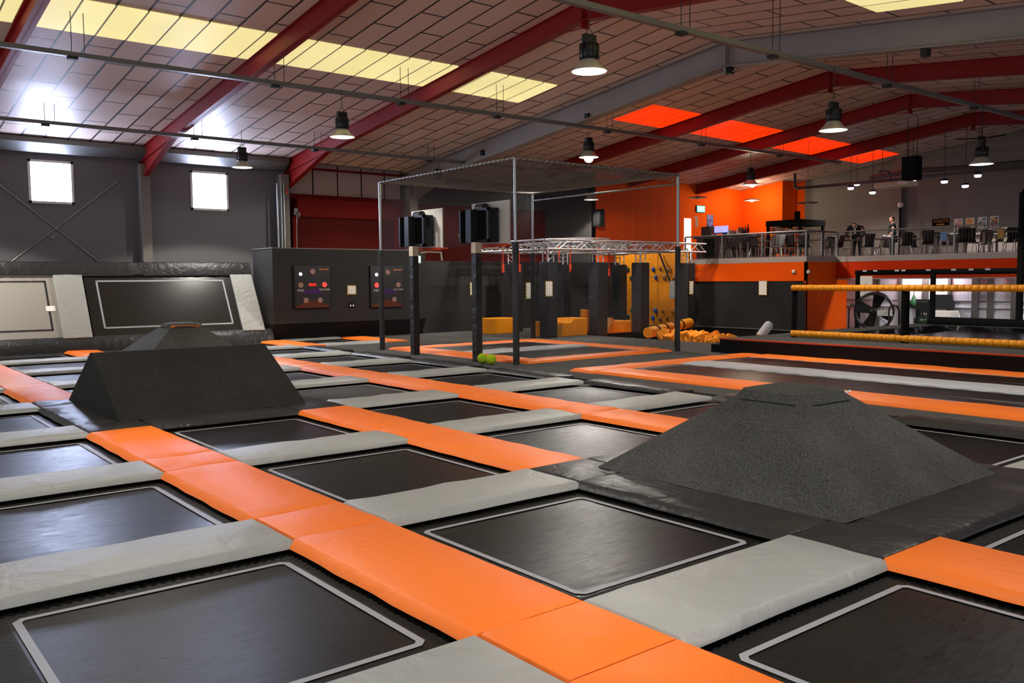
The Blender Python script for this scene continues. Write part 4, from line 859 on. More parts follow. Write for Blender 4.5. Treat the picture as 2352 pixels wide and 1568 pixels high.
# foam obstacles
def foam_block(name, pts, depth, label, mat='amber_vinyl', strap=False):
    pass
def blockY(px0, py0, px1, py1, Y, depth, name, label, group=None, notch=False):
    a, b = atY(px0, py0, Y), atY(px1, py1, Y); g = empty(name, ((a.x+b.x)/2, Y, DK), label, 'foam block', group)
    m = MB()
    if notch:
        w = b.x-a.x; h = a.z
        m.prism([(a.x, Y, DK), (b.x, Y, DK), (b.x, Y, h+.1), (a.x+.6*w, Y, h+.1), (a.x+.52*w, Y, h-.03), (a.x+.3*w, Y, h-.03), (a.x+.22*w, Y, h), (a.x, Y, h)], (0, depth, 0))
    else: m.box((a.x, Y, DK), (b.x, Y+depth, a.z))
    m.build('body', 'amber_vinyl', g, bevel=.02)
    if notch: m = MB(); m.box((a.x+.06, Y-.006, .02), (a.x+.25*(b.x-a.x), Y+.01, a.z-.08)); m.build('dark_end', 'hold_sand', g)
    return g
blockY(1131, 732, 1192, 762, 21.0, .9, 'foam_block', 'low yellow foam block seen left of the front cage post', 'yellow foam obstacles')
blockY(1271, 740, 1349, 772, 18.35, .9, 'foam_block', 'yellow foam block with a dipped top between two pillars', 'yellow foam obstacles', True)
def ramp():
    Y = 18.6; a, b = atY(1397, 768, Y), atY(1452, 736, Y); g = empty('foam_ramp', (a.x, Y, 0), 'yellow foam ramp between the wide pillar and the next pillar', 'foam block', 'yellow foam obstacles')
    m = MB(); x0, x1, z = a.x, b.x, b.z; m.prism([(x0, Y, DK), (x1+.5, Y, DK), (x1+.1, Y, z), (x0+.35, Y, z), (x0+.22, Y, .5)], (0, 1.0, 0)); m.build('body', 'yellow_vinyl', g, bevel=.02)
    m = MB(); m.box((x0-.18, Y+.9, DK), (x0, Y+1.2, .75)); m.build('back_board', 'amber_vinyl', g)
ramp()
m = MB(); m.box((16.0, 18.6, DK), (16.4, 18.9, .22)); o = m.build('foam_cube', 'foam', None, loc=(16, 18.6, 0), bevel=.02); tag(o, 'single orange foam cube at the foot of the first pillar', 'foam cube')
Y = 16.2; lg = empty('foam_log', (19.8, Y, 0), 'long yellow foam log with black straps lying tilted over the pit edge', 'foam log')
a, b = atY(1488, 764, Y), atY(1572, 744, Y+.9); m = MB(); m.tube(a, b+(b-a)*.15, .17, 18); m.build('log_body', 'yellow_vinyl', lg, bevel=.02)
for i in range(4): c = a.lerp(b, .2+.22*i); d = (b-a).normalized()*.03; m = MB(); m.tube(c-d*1.5, c+d*1.5, .182, 18); m.build('strap', 'matt_black', lg)
# foam cubes in the pit
rnd = random.Random(3); cubes = []
spots = [(1487, 778), (1497, 776), (1509, 770), (1520, 777), (1530, 768), (1540, 777), (1546, 768), (1556, 778), (1554, 770), (1582, 777), (1590, 783), (1600, 784), (1612, 783), (1622, 782), (1632, 784), (1643, 783), (1642, 773), (1652, 783), (1662, 781), (1672, 783), (1677, 780), (1500, 781), (1576, 785), (1628, 787), (1650, 788), (1665, 787), (1515, 783), (1536, 784)]
c0 = MB(); c0.box((-.14, -.14, -.14), (.14, .14, .14)); cub = c0.build('foam_cube', 'foam', None, loc=(0, 0, 0), bevel=.015)
for i, (px, py) in enumerate(spots):
    z = .09 if py < 779 else -.02
    p = atZ(px, py, z); p.x = max(p.x, FX0+.2); p.y = max(FY0+.2, p.y)
    o = cub if i == 0 else cub.copy()
    if i: COL.objects.link(o)
    o.location = p; o.rotation_euler = (rnd.uniform(-.6, .6), rnd.uniform(-.6, .6), rnd.uniform(0, 3)); o.scale = (1.05, 1.05, 1.0)
    tag(o, 'orange foam cube lying in the pit beyond the cage', 'foam cube', 'orange foam cubes in the pit')
m = MB(); m.box((FX0, FY0, -1.0), (FX0+3.3, FY1, -.45)); tag(m.build('foam_fill', 'foam'), 'deeper layer of orange foam in the pit', 'foam', None, 'stuff')
X = 21.5; a = atZ(1746, 770, 0); b = atX(1754, 744, a.x+.3); m = MB(); m.tube((a.x, a.y, DK), (a.x+.25, a.y-.12, b.z-.05), .15, 16); m.ball((a.x+.25, a.y-.12, b.z-.05), .15, 8); tag(m.build('foam_roll', 'white_vinyl'), 'white foam roll standing tilted by the black curtain', 'foam roll')

# ================================================================== MEZZANINE
X1, X2, X3, YM, MZ = 24.24, 26.1, 26.85, 14.5, 2.5
m = MB(); m.box((X1, YM, MZ-.14), (XG, YO, MZ)); m.box((X2, -10, MZ-.14), (XG, YM, MZ)); struct(m.build('floor', 'dark_grey_paint'), 'mezzanine floor', 'mezzanine floor')
m = MB(); m.box((X1-.02, YM, MZ-.14), (X1, YO-.1, MZ+.05)); m.box((X1-.02, YM-.02, MZ-.14), (X2, YM, MZ+.05)); m.box((X2-.02, -10, MZ-.14), (X2, YM-.02, MZ+.05)); struct(m.build('trim_17', 'fascia'), 'pale edge of the mezzanine floor', 'fascia')
m = MB(); m.box((X1, YM, 1.7), (X1+.1, YO, MZ-.14)); struct(m.build('wall_mezzanine', 'orange_paint'), 'bright orange band under the reception railing', 'wall')
m = MB(); m.box((X1+.02, YM, DK), (X1+.1, YO, 1.7)); struct(m.build('wall_mezzanine', 'black_carpet'), 'black wall behind the curtain', 'wall')
m = MB(); m.box((X1, YM, DK), (X3, YM+.08, MZ-.14)); struct(m.build('wall_mezzanine', 'orange_paint'), 'orange side wall facing the yellow rollers', 'wall')
m = MB(); m.box((X2, -10, 2.02), (X2+.1, YM, MZ-.14)); struct(m.build('wall_mezzanine', 'red_orange'), 'dark orange beam over the white shutters', 'wall') if 'red_orange' in MATS else None
plain('red_orange', (200, 52, 12), .8, spec=.08, var=.06)
m = MB(); m.box((X2, -10, 1.78), (X2+.1, YM, MZ-.14)); struct(m.build('wall_mezzanine', 'red_orange'), 'dark orange beam over the white shutters', 'wall')
m = MB(); m.box((X2-.01, -10, 1.74), (X2+.12, YM-.05, 1.78)); struct(m.build('trim_18', 'fascia'), 'pale lower edge of the beam over the shutters', 'trim')
# shutters
sy = YM-.02
m = MB(); m.box((X3, -10, DK), (X3+.05, YM, 2.4)); struct(m.build('wall_mezzanine', 'shutter'), 'white corrugated shutters under the mezzanine', 'shutter')
m = MB()
for px in (2016, 2067, 2124, 2180, 2239, 2275, 2330):
    y = atX(px, 700, X3-.05).y; w = .05 if px in (2016, 2067, 2180) else .1; m.box((X3-.08, y-w, DK), (X3, y+w, 2.3))
for py in (690, 706):
    z = atX(2100, py, X3).z; m.box((X3-.03, -8, z-.015), (X3, YM, z+.015))
struct(m.build('trim_19', 'grey_dark_steel') if 'grey_dark_steel' in MATS else m.build('trim_19', 'dark_grey_paint'), 'dark posts and rails between the shutters', 'posts')
for (a, b, mt, nm_, lb, cat) in (((2143, 712), (2206, 737), 'paper', 'white_board', 'bright white board leaning on the shutters', 'board'), ((2136, 676), (2192, 708), 'black_plastic', 'dark_screen', 'dark angled screen hanging in front of the shutters', 'screen')):
    p, q = atX(*a, X3-.2), atX(*b, X3-.2); g = empty(nm_, (X3-.2, (p.y+q.y)/2, q.z), lb, cat); m = MB()
    m.prism([(X3-.2, p.y, p.z), (X3-.2, q.y+.1, p.z), (X3-.2, q.y, q.z), (X3-.2, p.y-.05, q.z)], (.06, 0, 0)); m.build('face', mt, g)
    m = MB(); m.box((X3-.15, p.y-.4, p.z-.2), (X3, p.y-.3, p.z-.1)); m.box((X3-.15, q.y+.3, p.z-.2), (X3, q.y+.4, p.z-.1)); m.build('bracket', 'black_metal', g)
e = empty('dark_bag', atX(2099, 690, X3-.15), 'dark green bag hanging beside the tall black case', 'bag'); p = Vector(e['_loc']); m = MB(); m.lathe([(.02, .2), (.06, .1), (.12, -.05), (.14, -.2), (.05, -.28), (.001, -.28)], p, 12); m.build('body', 'rubber_green', e)
m = MB(); m.tube(p+Vector((0, 0, .2)), p+Vector((0, 0, .55)), .012, 5); m.build('cord', 'cord', e)
# curtain
m = MB(); n = 90; vs = []
y0, y1 = 22.9, YM-.02; zt = lambda y: 1.55+.1*min(1, max(0, (y0-y)/5))+.03*math.sin((y-y1)*.9)
for j in range(9):
    for i in range(n+1):
        y = y0+(y1-y0)*i/n; z = DK+(zt(y)-DK)*j/8; vs.append((X1-.05+.018*math.sin(y*2.3+j*.5)+.012*math.sin(y*5.1-j), y, z))
m.add(vs, [(j*(n+1)+i, j*(n+1)+i+1, (j+1)*(n+1)+i+1, (j+1)*(n+1)+i) for j in range(8) for i in range(n)], True); tag(m.build('curtain', 'curtain_cloth'), 'black curtain hung under the orange band behind the foam pit', 'curtain')
notice(((1743, 644), (1762, 678)), 'X', X1-.09, 'white notice with hazard border on the black curtain', group='hazard bordered notices')
for px, X, lb in ((1823, X1, 'small white camera on the bright orange band'), (1857, None, 'small white camera on the orange side wall')):
    a = atX(px, 624, X-.05) if X else atY(px, 624, YM-.06); e = empty('camera_dome', a, lb, 'camera', 'security cameras'); m = MB(); m.ball(a, .07, 8); m.build('dome', 'white_paint', e)
    m = MB(); m.box(a+Vector((-.03, -.03, -.08)), a+Vector((.05, .06, -.03))); m.build('mount', 'black_metal', e)
# railing
RZ_ = MZ+.9
def railing(pts, name, label, every):
    g = empty(name, pts[0], label, 'railing', 'mezzanine railings')
    for a, b in zip(pts, pts[1:]):
        a, b = Vector(a), Vector(b); L = (b-a).length; n = max(1, round(L/every))
        for i in range(n+1):
            p = a.lerp(b, i/n); m = MB(); m.box(p+Vector((-.025, -.025, -.1)), p+Vector((.025, .025, .9))); m.box(p+Vector((-.05, -.05, -.1)), p+Vector((.05, .05, .0))); m.build('post', 'grey_steel', g)
        m = MB(); m.tube(a+Vector((0, 0, .92)), b+Vector((0, 0, .92)), .03, 8); m.build('hand_rail', 'grey_steel', g)
        m = MB(); nn = int(L/.1)
        for i in range(nn):
            p = a.lerp(b, (i+.5)/nn); m.tube(p+Vector((0, 0, .08)), p+Vector((0, 0, .84)), .0022, 4, cap=False)
        m.tube(a+Vector((0, 0, .08)), b+Vector((0, 0, .08)), .008, 5); m.tube(a+Vector((0, 0, .84)), b+Vector((0, 0, .84)), .008, 5); m.build('infill_wires', 'grey_steel', g)
railing([(X1+.06, 19.9, MZ), (X1+.06, YM+.05, MZ)], 'railing', 'metal railing along the reception edge', 1.75)
railing([(X1+.1, YM+.05, MZ), (X2+.06, YM+.05, MZ)], 'railing', 'short metal railing at the step in the mezzanine', .95)
railing([(X2+.06, YM, MZ), (X2+.06, -4, MZ)], 'railing', 'long metal railing in front of the cafe tables', 2.1)
# ---- reception counter
def atD(px, py, dep): return CAM+ray(px, py)*dep
cx0, cx1 = atX(1600, 560, 28.4), atX(1728, 560, 28.4)
e = empty('reception_counter', (28.4, (cx0.y+cx1.y)/2, MZ), 'dark reception counter on the mezzanine by the orange wall', 'counter')
m = MB(); m.box((28.4, cx1.y, MZ), (29.1, cx0.y, MZ+1.08)); m.build('front_panel', 'counter_dark', e)
m = MB(); m.box((28.25, cx1.y-.1, MZ+1.08), (29.2, cx0.y+.05, MZ+1.14)); m.build('worktop', 'dark_wood', e)
m = MB(); p = atX(1628, 570, 28.38); m.box((28.38, p.y-.3, MZ), (28.4, p.y+.3, MZ+1.05)); m.build('dark_door', 'matt_black', e)
ITEMS = [(1624, 26, .35, .45, 'counter_dark', 'till', 'dark till at the left end of the counter'), (1641, 8, .12, .22, 'snack', 'snack_box', 'small pale box beside the till'), (1672, 12, .3, .26, 'paper', 'snack_box', 'pale tray right of the lit screen'), (1685, 9, .3, .2, 'snack', 'snack_box', 'low snack tray in the middle of the counter'), (1694, 6, .1, .28, 'paper', 'cup_stack', 'white cup stack on the counter'), (1701, 8, .2, .33, 'snack', 'snack_box', 'tall pale carton on the counter'), (1707, 5, .08, .3, 'black_plastic', 'bottle', 'dark bottle beside the tall carton'), (1712, 5, .08, .38, 'black_plastic', 'bottle', 'second dark bottle on the counter'), (1718, 4, .08, .45, 'red_paint', 'bottle', 'slim red bottle at the right end of the counter')]
for px, w, d, h, mt, nm_, lb in ITEMS:
    p = atX(px, 540, 28.6); m = MB(); hw = w*.0095
    if nm_ in ('bottle', 'cup_stack'): m.lathe([(.001, 0), (.05, 0), (.05, h*.6), (.02, h*.75), (.02, h), (.001, h)], (28.6, p.y, MZ+1.14), 12)
    else: m.box((28.5, p.y-hw, MZ+1.14), (28.5+d, p.y+hw, MZ+1.14+h))
    tag(m.build(nm_, mt, None, loc=(28.6, p.y, MZ+1.14)), lb, nm_.replace('_', ' '), 'things standing on the counter')
p = atX(1656, 527, 28.5); e = empty('screen', (28.5, p.y, MZ+1.14), 'bright bluish screen standing on the reception counter', 'screen')
m = MB(); m.box((28.5, p.y-.36, MZ+1.3), (28.54, p.y+.36, MZ+1.58)); m.build('lit_panel', 'screen_light', e); m = MB(); m.box((28.49, p.y-.36, MZ+1.26), (28.56, p.y+.36, MZ+1.3)); m.box((28.5, p.y-.3, MZ+1.14), (28.56, p.y-.1, MZ+1.28)); m.build('base', 'hold_blue', e)
# display stand
a, b = atX(1768, 505, 28.6), atX(1842, 505, 28.6)
e = empty('display_stand', (28.6, (a.y+b.y)/2, MZ), 'dark snack display stand with a canopy at the right of the counter', 'display stand')
y1_, y0_ = a.y, b.y; ht = atX(1800, 506, 28.6).z
m = MB(); m.box((28.4, y0_-.05, ht-.22), (30.2, y1_+.05, ht)); m.build('canopy', 'matt_black', e)
for y in (y0_, y1_):
    for x in (28.5, 30.1): m = MB(); m.box((x-.05, y-.05, MZ), (x+.05, y+.05, ht-.2)); m.build('post', 'matt_black', e)
for i, z in enumerate((.35, .75, 1.15, 1.5)): m = MB(); m.box((28.5, y0_, MZ+z-.02), (29.6, y1_, MZ+z)); m.build('shelf', 'counter_dark', e)
rnd = random.Random(5)
for i, z in enumerate((.35, .75, 1.15)):
    for j in range(7):
        y = y0_+.12+(y1_-y0_-.24)*j/6; m = MB(); h = rnd.uniform(.14, .28); m.box((28.6, y-.09, MZ+z), (28.85, y+.09, MZ+z+h))
        tag(m.build('snack_box', 'snack', None, loc=(28.7+j*.3, y+i, MZ+z)), 'colourful snack box on the shelves of the dark display stand', 'snack box', 'snack boxes on the display stand')
for i, (px, py, mt) in enumerate(((1716, 549, 'yellow_vinyl'), (1735, 551, 'strap_red'), (1741, 553, 'snack'), (1752, 551, 'snack'), (1762, 549, 'snack'), (1770, 549, 'yellow_vinyl'))):
    p = atX(px, py, 28.7); lb = ('yellow card stand below the counter end', 'round pinkish red packet beside the display stand', 'patterned bag next to the red packet', 'patterned bag beside the second rail post', 'patterned bag left of the display stand', 'yellow topped bag at the left of the display stand')[i]
    m = MB(); m.box((28.65, p.y-.1, p.z-.22), (28.8, p.y+.1, p.z+.15)); m.box((28.6, p.y-.13, MZ), (28.9, p.y+.13, p.z-.22)); tag(m.build('snack_bag', mt, None, loc=(28.7, p.y, MZ)), lb, 'snack bag', 'goods beside the display stand')
p = atX(1831, 503, 29.4); m = MB(); m.lathe([(.001, 0), (.12, 0), (.12, .35), (.09, .4), (.001, .4)], (29.4, p.y, ht), 14); tag(m.build('black_canister', 'matt_black', None, loc=(29.4, p.y, ht)), 'black canister on top of the display stand', 'canister')
# door, exit sign, posters on the orange wall
a, b = atY(1572, 501, YO-.02), atY(1587, 501, YO-.02)
m = MB(); m.box((a.x, YO-.03, MZ), (b.x, YO-.005, a.z)); dr = struct(m.build('door_2', 'door_light'), 'bright open doorway at the left end of the orange wall', 'doorway')
m = MB(); m.box((b.x, YO-.1, MZ), (b.x+.22, YO, a.z+.05)); m.build('door_frame', 'orange_paint', dr)
e = empty('exit_sign', atY(1609, 480, YO-.05), 'glowing blue green exit sign on the orange wall', 'exit sign', 'exit signs'); p = Vector(e['_loc'])
m = MB(); m.box(p+Vector((-.3, -.02, -.16)), p+Vector((.3, .04, .16))); m.build('housing', 'rubber_green', e); m = MB(); m.box(p+Vector((-.27, -.035, -.14)), p+Vector((.27, -.02, .14))); m.build('lit_face', 'exit_light', e)
text('lettering', 'EXIT', p+Vector((0, -.04, 0)), ROT_Y, .2, 'exit_pale', e)
for a, b, mt, lb in (((1593, 497), (1603, 521), 'grey_sheet', 'plain grey paper on the orange wall beside the doorway'), ((1624, 493), (1638, 523), 'art_blue', 'blue poster on the orange wall above the till')):
    p, q = atY(*a, YO-.02), atY(*b, YO-.02); m = MB(); m.box((p.x, YO-.02, q.z), (q.x, YO, p.z)); tag(m.build('poster', mt, None, loc=p), lb, 'poster', 'posters')
# posters and toilet sign on the grey wall
XP = XG-.02
for i, (px, mt, lb) in enumerate(((2201, 'art_red', 'first framed poster from the black sign, red at the bottom'), (2228, 'art_gold', 'golden framed poster, second from the black sign'), (2256, 'art_green', 'framed poster with a dark green corner, third from the black sign'), (2284, 'art_dark', 'framed poster with a dark top, furthest from the black sign'))):
    top = 503-2*i; p, q = atX(px-9.5, top, XP), atX(px+9.5, top+24, XP); e = empty('framed_poster', (XP, (p.y+q.y)/2, (p.z+q.z)/2), lb, 'poster', 'framed posters on the grey wall')
    m = MB(); m.box((XP, q.y, q.z), (XG, p.y, p.z)); m.build('frame', 'paper', e); m = MB(); m.box((XP-.01, q.y+.03, q.z+.03), (XP+.01, p.y-.03, p.z-.03)); m.build('picture', mt, e)
p, q = atX(2141, 503, XP), atX(2180, 517, XP); e = empty('toilets_sign', (XP, (p.y+q.y)/2, (p.z+q.z)/2), 'black sign with orange lettering on the grey wall', 'sign')
m = MB(); m.box((XP, q.y, q.z), (XG, p.y, p.z)); m.build('board', 'matt_black', e); plain('sign_orange', (190, 120, 20), .5)
text('lettering', 'TOILETS', (XP-.005, (p.y+q.y)/2, (p.z+q.z)/2+.04), ROT_X, .17, 'sign_orange', e); m = MB(); m.box((XP-.006, (p.y+q.y)/2-.16, q.z+.03), (XP, (p.y+q.y)/2+.16, q.z+.075)); m.build('arrow_bar', 'sign_orange', e)
# floor lamp post
p = atX(2068, 476, 33.6); e = empty('post_lamp', (33.6, p.y, MZ), 'thin black post with a round globe beside the standing man', 'post lamp')
m = MB(); m.tube((33.6, p.y, MZ), (33.6, p.y, p.z), .045, 10); m.lathe([(.001, 0), (.2, 0), (.18, .04), (.05, .06)], (33.6, p.y, MZ), 16); m.build('post', 'matt_black', e); m = MB(); m.ball((33.6, p.y, p.z+.1), .12, 10); m.build('globe', 'white_paint', e)
# wall counter with pale edge and the cards
p, q = atX(2215, 539, 33.9), atX(2360, 528, 33.9); m = MB(); m.box((33.7, q.y, p.z-.06), (XG, p.y, p.z+.06)); m.box((33.9, q.y, MZ), (XG, p.y, p.z-.06)); tag(m.build('wall_counter', 'fascia', None, loc=(34, p.y, MZ)), 'pale counter along the grey wall under the posters', 'counter')
for px, py, mt, lb in ((2168, 543, 'blue_card', 'blue card hanging behind the cafe railing'), (2299, 537, 'hold_sand', 'brown card hanging behind the cafe railing')):
    a = atX(px, py, X2+.08); m = MB(); m.box((X2+.065, a.y-.1, a.z-.14), (X2+.075, a.y+.1, a.z+.14)); tag(m.build('card', mt, None, loc=a), lb, 'card', 'cards on the railing')
# chairs and tables
def make_chair():
    t = empty('cafe_chair', (0, 0, 0), 'dark cafe chair', 'chair', 'dark chairs of the mezzanine cafe'); n = 8
    def shell(rows, nm_):
        m = MB(); vs = []; k = len(rows)
        for (x, z, w, cv) in rows:
            for i in range(n+1): u = i/n*2-1; vs.append((x+cv*u*u, u*w, z))
        k2 = len(vs)
        vs2 = [(x-.012, y, z-.012) for x, y, z in vs]
        fs = [(j*(n+1)+i, j*(n+1)+i+1, (j+1)*(n+1)+i+1, (j+1)*(n+1)+i) for j in range(k-1) for i in range(n)]
        m.add(vs+vs2, fs+[tuple(reversed([q+k2 for q in f])) for f in fs]+[(i+1, i, k2+i, k2+i+1) for i in range(n)]+[((k-1)*(n+1)+i, (k-1)*(n+1)+i+1, k2+(k-1)*(n+1)+i+1, k2+(k-1)*(n+1)+i) for i in range(n)]+[(j*(n+1), (j+1)*(n+1), k2+(j+1)*(n+1), k2+j*(n+1)) for j in range(k-1)]+[((j+1)*(n+1)+n, j*(n+1)+n, k2+j*(n+1)+n, k2+(j+1)*(n+1)+n) for j in range(k-1)], True)
        return m.build(nm_, 'dark_wood', t)
    shell([(.22, .44, .19, 0), (.1, .46, .2, 0), (-.08, .45, .2, 0), (-.17, .46, .18, .02)], 'seat'); shell([(-.17, .46, .18, .02), (-.22, .56, .15, .04), (-.26, .7, .17, .05), (-.31, .86, .19, .04), (-.33, .92, .17, .03)], 'backrest')
    for x, y, x2, y2 in ((.16, .16, .24, .22), (.16, -.16, .24, -.22), (-.12, .16, -.22, .22), (-.12, -.16, -.22, -.22)): m = MB(); m.tube((x, y, .45), (x2, y2, 0), .012, 7); m.build('leg', 'chrome', t)
    return t
def make_table():
    t = empty('cafe_table', (0, 0, 0), 'cafe table', 'table', 'tables of the mezzanine cafe')
    m = MB(); m.box((-.35, -.6, .72), (.35, .6, .75)); m.build('table_top', 'table_top', t, bevel=.006)
    for x, y in ((.3, .54), (.3, -.54), (-.3, .54), (-.3, -.54)): m = MB(); m.box((x-.03, y-.03, 0), (x+.03, y+.03, .72)); m.build('leg', 'table_leg', t)
    return t
ch0 = make_chair(); tb0 = make_table()
CH = [(1668, 26.6, 2.6, 'chair at the left end of the cafe, in front of the counter'), (1682, 27.4, .3, 'chair turned sideways in front of the counter'), (1715, 26.2, .2, 'left chair of the pair behind the middle reception rail'), (1738, 26.2, .15, 'right chair of the pair behind the middle reception rail'), (1769, 26.5, 2.7, 'chair with a shiny back right of the third rail post'), (1788, 27.0, 2.9, 'small looking chair in front of the display stand'), (1819, 25.7, .3, 'big dark chair left of the corner rail post'), (1850, 26.2, .2, 'dark chair just right of the corner rail post'), (1903, 27.6, .4, 'chair behind the short railing'), (1921, 27.8, 2.8, 'chair beside the corner of the long railing'), (1951, 29.2, 1.6, 'chair at the left table under the leaning man'), (1993, 28.4, .3, 'chair right of the leaning man'), (2014, 29.6, 2.6, 'chair between the two men'), (2028, 28.2, 2.9, 'chair in front of the standing man'), (2078, 28.4, .35, 'chair just right of the standing man'), (2098, 28.4, .3, 'chair second to the right of the standing man'), (2132, 27.6, .2, 'chair leaning close behind the long railing'), (2142, 29.0, 2.8, 'chair left of the blue card, facing right'), (2158, 29.0, 2.7, 'chair behind the blue card'), (2182, 28.6, 2.9, 'chair under the black sign'), (2208, 27.2, .2, 'big dark chair beside the rail post under the first poster'), (2231, 28.0, .3, 'chair under the second poster'), (2253, 28.4, 2.8, 'chair under the third poster, facing right'), (2264, 27.6, .1, 'chair in front of the pale counter'), (2286, 28.2, 2.6, 'chair with a shiny back under the last poster'), (2322, 28.6, .4, 'chair right of the last poster'), (2348, 26.9, .2, 'chair at the right edge of the cafe')]
TB = [(1690, 27.2, 'small table in front of the reception counter'), (1755, 26.9, 'table in front of the display stand'), (1872, 27.4, 'table behind the short railing'), (1940, 28.9, 'table the leaning man bends over'), (2046, 28.9, 'table right in front of the standing man'), (2115, 30.0, 'table left of the blue card'), (2172, 28.4, 'table under the black sign'), (2243, 29.4, 'table under the framed posters'), (2308, 27.6, 'table near the right edge of the cafe')]
taken = [(X, atX(px, 575, X).y, .78) for px, X, _ in TB]+[(32.6, atX(2050, 560, 32.6).y, .6), (29.6, atX(1966, 560, 29.6).y, .65)]
for i, (px, X, rz, lb) in enumerate(CH):
    for k in range(40):                      # pull a chair back until it stands clear of its neighbours
        p = atX(px, 570, X)
        if all((X-a)**2+(p.y-b)**2 > (r+.0)**2 for a, b, r in taken): break
        X += .12
        if X > (27.4 if px < 1790 else 32.8): X = 25.0 if px < 1840 else 26.9
    taken.append((X, p.y, .62)); o = ch0 if i == 0 else dup(ch0, (X, p.y, MZ)); o.location = (X, p.y, MZ); o.rotation_euler = (0, 0, rz+.2+.5*(i % 3-1)*.6); o['label'] = lb
for i, (px, X, lb) in enumerate(TB):
    p = atX(px, 575, X); o = tb0 if i == 0 else dup(tb0, (X, p.y, MZ)); o.location = (X, p.y, MZ); o.rotation_euler = (0, 0, .1*(i % 3-1)); o['label'] = lb

# ================================================================== PEOPLE
def skinned(name, joints, edges, mat, parent, root=0, sub=2, taps=None):
    me = bpy.data.meshes.new(name); me.from_pydata([j[:3] for j in joints], edges, []); me.materials.append(MATS[mat])
    o = bpy.data.objects.new(name, me); COL.objects.link(o); o.parent = parent
    md = o.modifiers.new('skin', 'SKIN'); md.use_smooth_shade = True
    for i, j in enumerate(joints):
        sv = me.skin_vertices[0].data[i]; r = j[3]; sv.radius = (r, j[4] if len(j) > 4 else r); sv.use_root = (i == root)
    s = o.modifiers.new('sub', 'SUBSURF'); s.levels = sub; s.render_levels = sub
    return o
def head(parent, c, yaw, tilt, hair_mat, bald=False):
    # skull, brow, nose, chin, ears; local +X is the way the face looks
    h = bpy.data.objects.new('head', None)
    m = MB(); n, k = 20, 14; vs = []
    for j in range(k+1):
        t = math.pi*j/k
        for i in range(n):
            a = 2*math.pi*i/n; x, y, z = math.sin(t)*math.cos(a), math.sin(t)*math.sin(a), -math.cos(t)
            w = .074*(1 if z > -.2 else 1+.32*(z+.2)); d = .095*(1 if z > -.3 else 1+.16*(z+.3)); v = Vector((x*d, y*w, z*.118))
            if x > .55:
                if abs(y) < .22 and -.3 < z < .12: v.x += .022*(1-abs(y)/.22)*(1-(z+.3)/.5 if z > -.25 else .4)
                if .05 < z < .28 and .2 < abs(y) < .6: v.x -= .008
                if -.55 < z < -.42: v.x -= .004
                if z < -.6: v.x += .012
            vs.append(v)
    m.add(vs, [(j*n+i, j*n+(i+1) % n, (j+1)*n+(i+1) % n, (j+1)*n+i) for j in range(k) for i in range(n)], True)
    m.ball((-.0, .078, -.01), .022, 6, 1.4); m.ball((-.0, -.078, -.01), .022, 6, 1.4)
    face = m.build('face', 'skin', parent, loc=(0, 0, 0)); 
    M_ = Matrix.Translation(Vector(c)-Vector(parent['_loc'])) @ Matrix.Rotation(yaw, 4, 'Z') @ Matrix.Rotation(tilt, 4, 'Y'); face.matrix_local = M_
    m = MB(); 
    for y in (-.03, .03): m.ball((.084, y, .012), .0105, 6)
    ey = m.build('eyes', 'matt_black', parent, loc=(0, 0, 0)); ey.matrix_local = M_
    m = MB(); m.box((.088, -.022, -.058), (.094, .022, -.052)); mo = m.build('mouth', 'red_paint', parent, loc=(0, 0, 0)); mo.matrix_local = M_
    m = MB(); vs = []
    for j in range(9):
        t = math.pi*(.5 if not bald else .56)*j/8
        for i in range(n):
            a = 2*math.pi*i/n; x, y, z = math.sin(t)*math.cos(a), math.sin(t)*math.sin(a), math.cos(t)
            vs.append(Vector((x*.1-.012, y*.081, z*.124+.004+(.0 if x < .2 else .03*x*t))))
    m.add(vs, [(j*n+i, j*n+(i+1) % n, (j+1)*n+(i+1) % n, (j+1)*n+i) for j in range(8) for i in range(n)], True); ha = m.build('hair', hair_mat, parent, loc=(0, 0, 0)); ha.matrix_local = M_ @ Matrix.Rotation(R(-28), 4, 'Y')
def hand(parent, w, d, side, mat='skin'):
    # palm and five curled fingers; w wrist, d direction of the fingers
    w, d = Vector(w), Vector(d).normalized(); s = d.cross(Vector((0, 0, 1))).normalized()*side; n = s.cross(d)*side
    J = [tuple(w)+(.024, .02), tuple(w+d*.05)+(.036, .018), tuple(w+d*.09)+(.036, .015)]; E = [(0, 1), (1, 2)]
    for i, L in enumerate((.07, .08, .075, .058)):
        b = w+d*.09+s*(.027-.018*i); o = len(J); J += [tuple(b)+(.009,), tuple(b+d*L*.5-n*.008)+(.0085,), tuple(b+d*L*.85-n*.03)+(.0075,)]; E += [(2, o), (o, o+1), (o+1, o+2)]
    o = len(J); b = w+d*.03+s*.035; J += [tuple(b)+(.012,), tuple(b+d*.03+s*.025)+(.0105,), tuple(b+d*.062+s*.03-n*.01)+(.009,)]; E += [(1, o), (o, o+1), (o+1, o+2)]
    return skinned('hand', J, E, mat, parent, 0, 1)
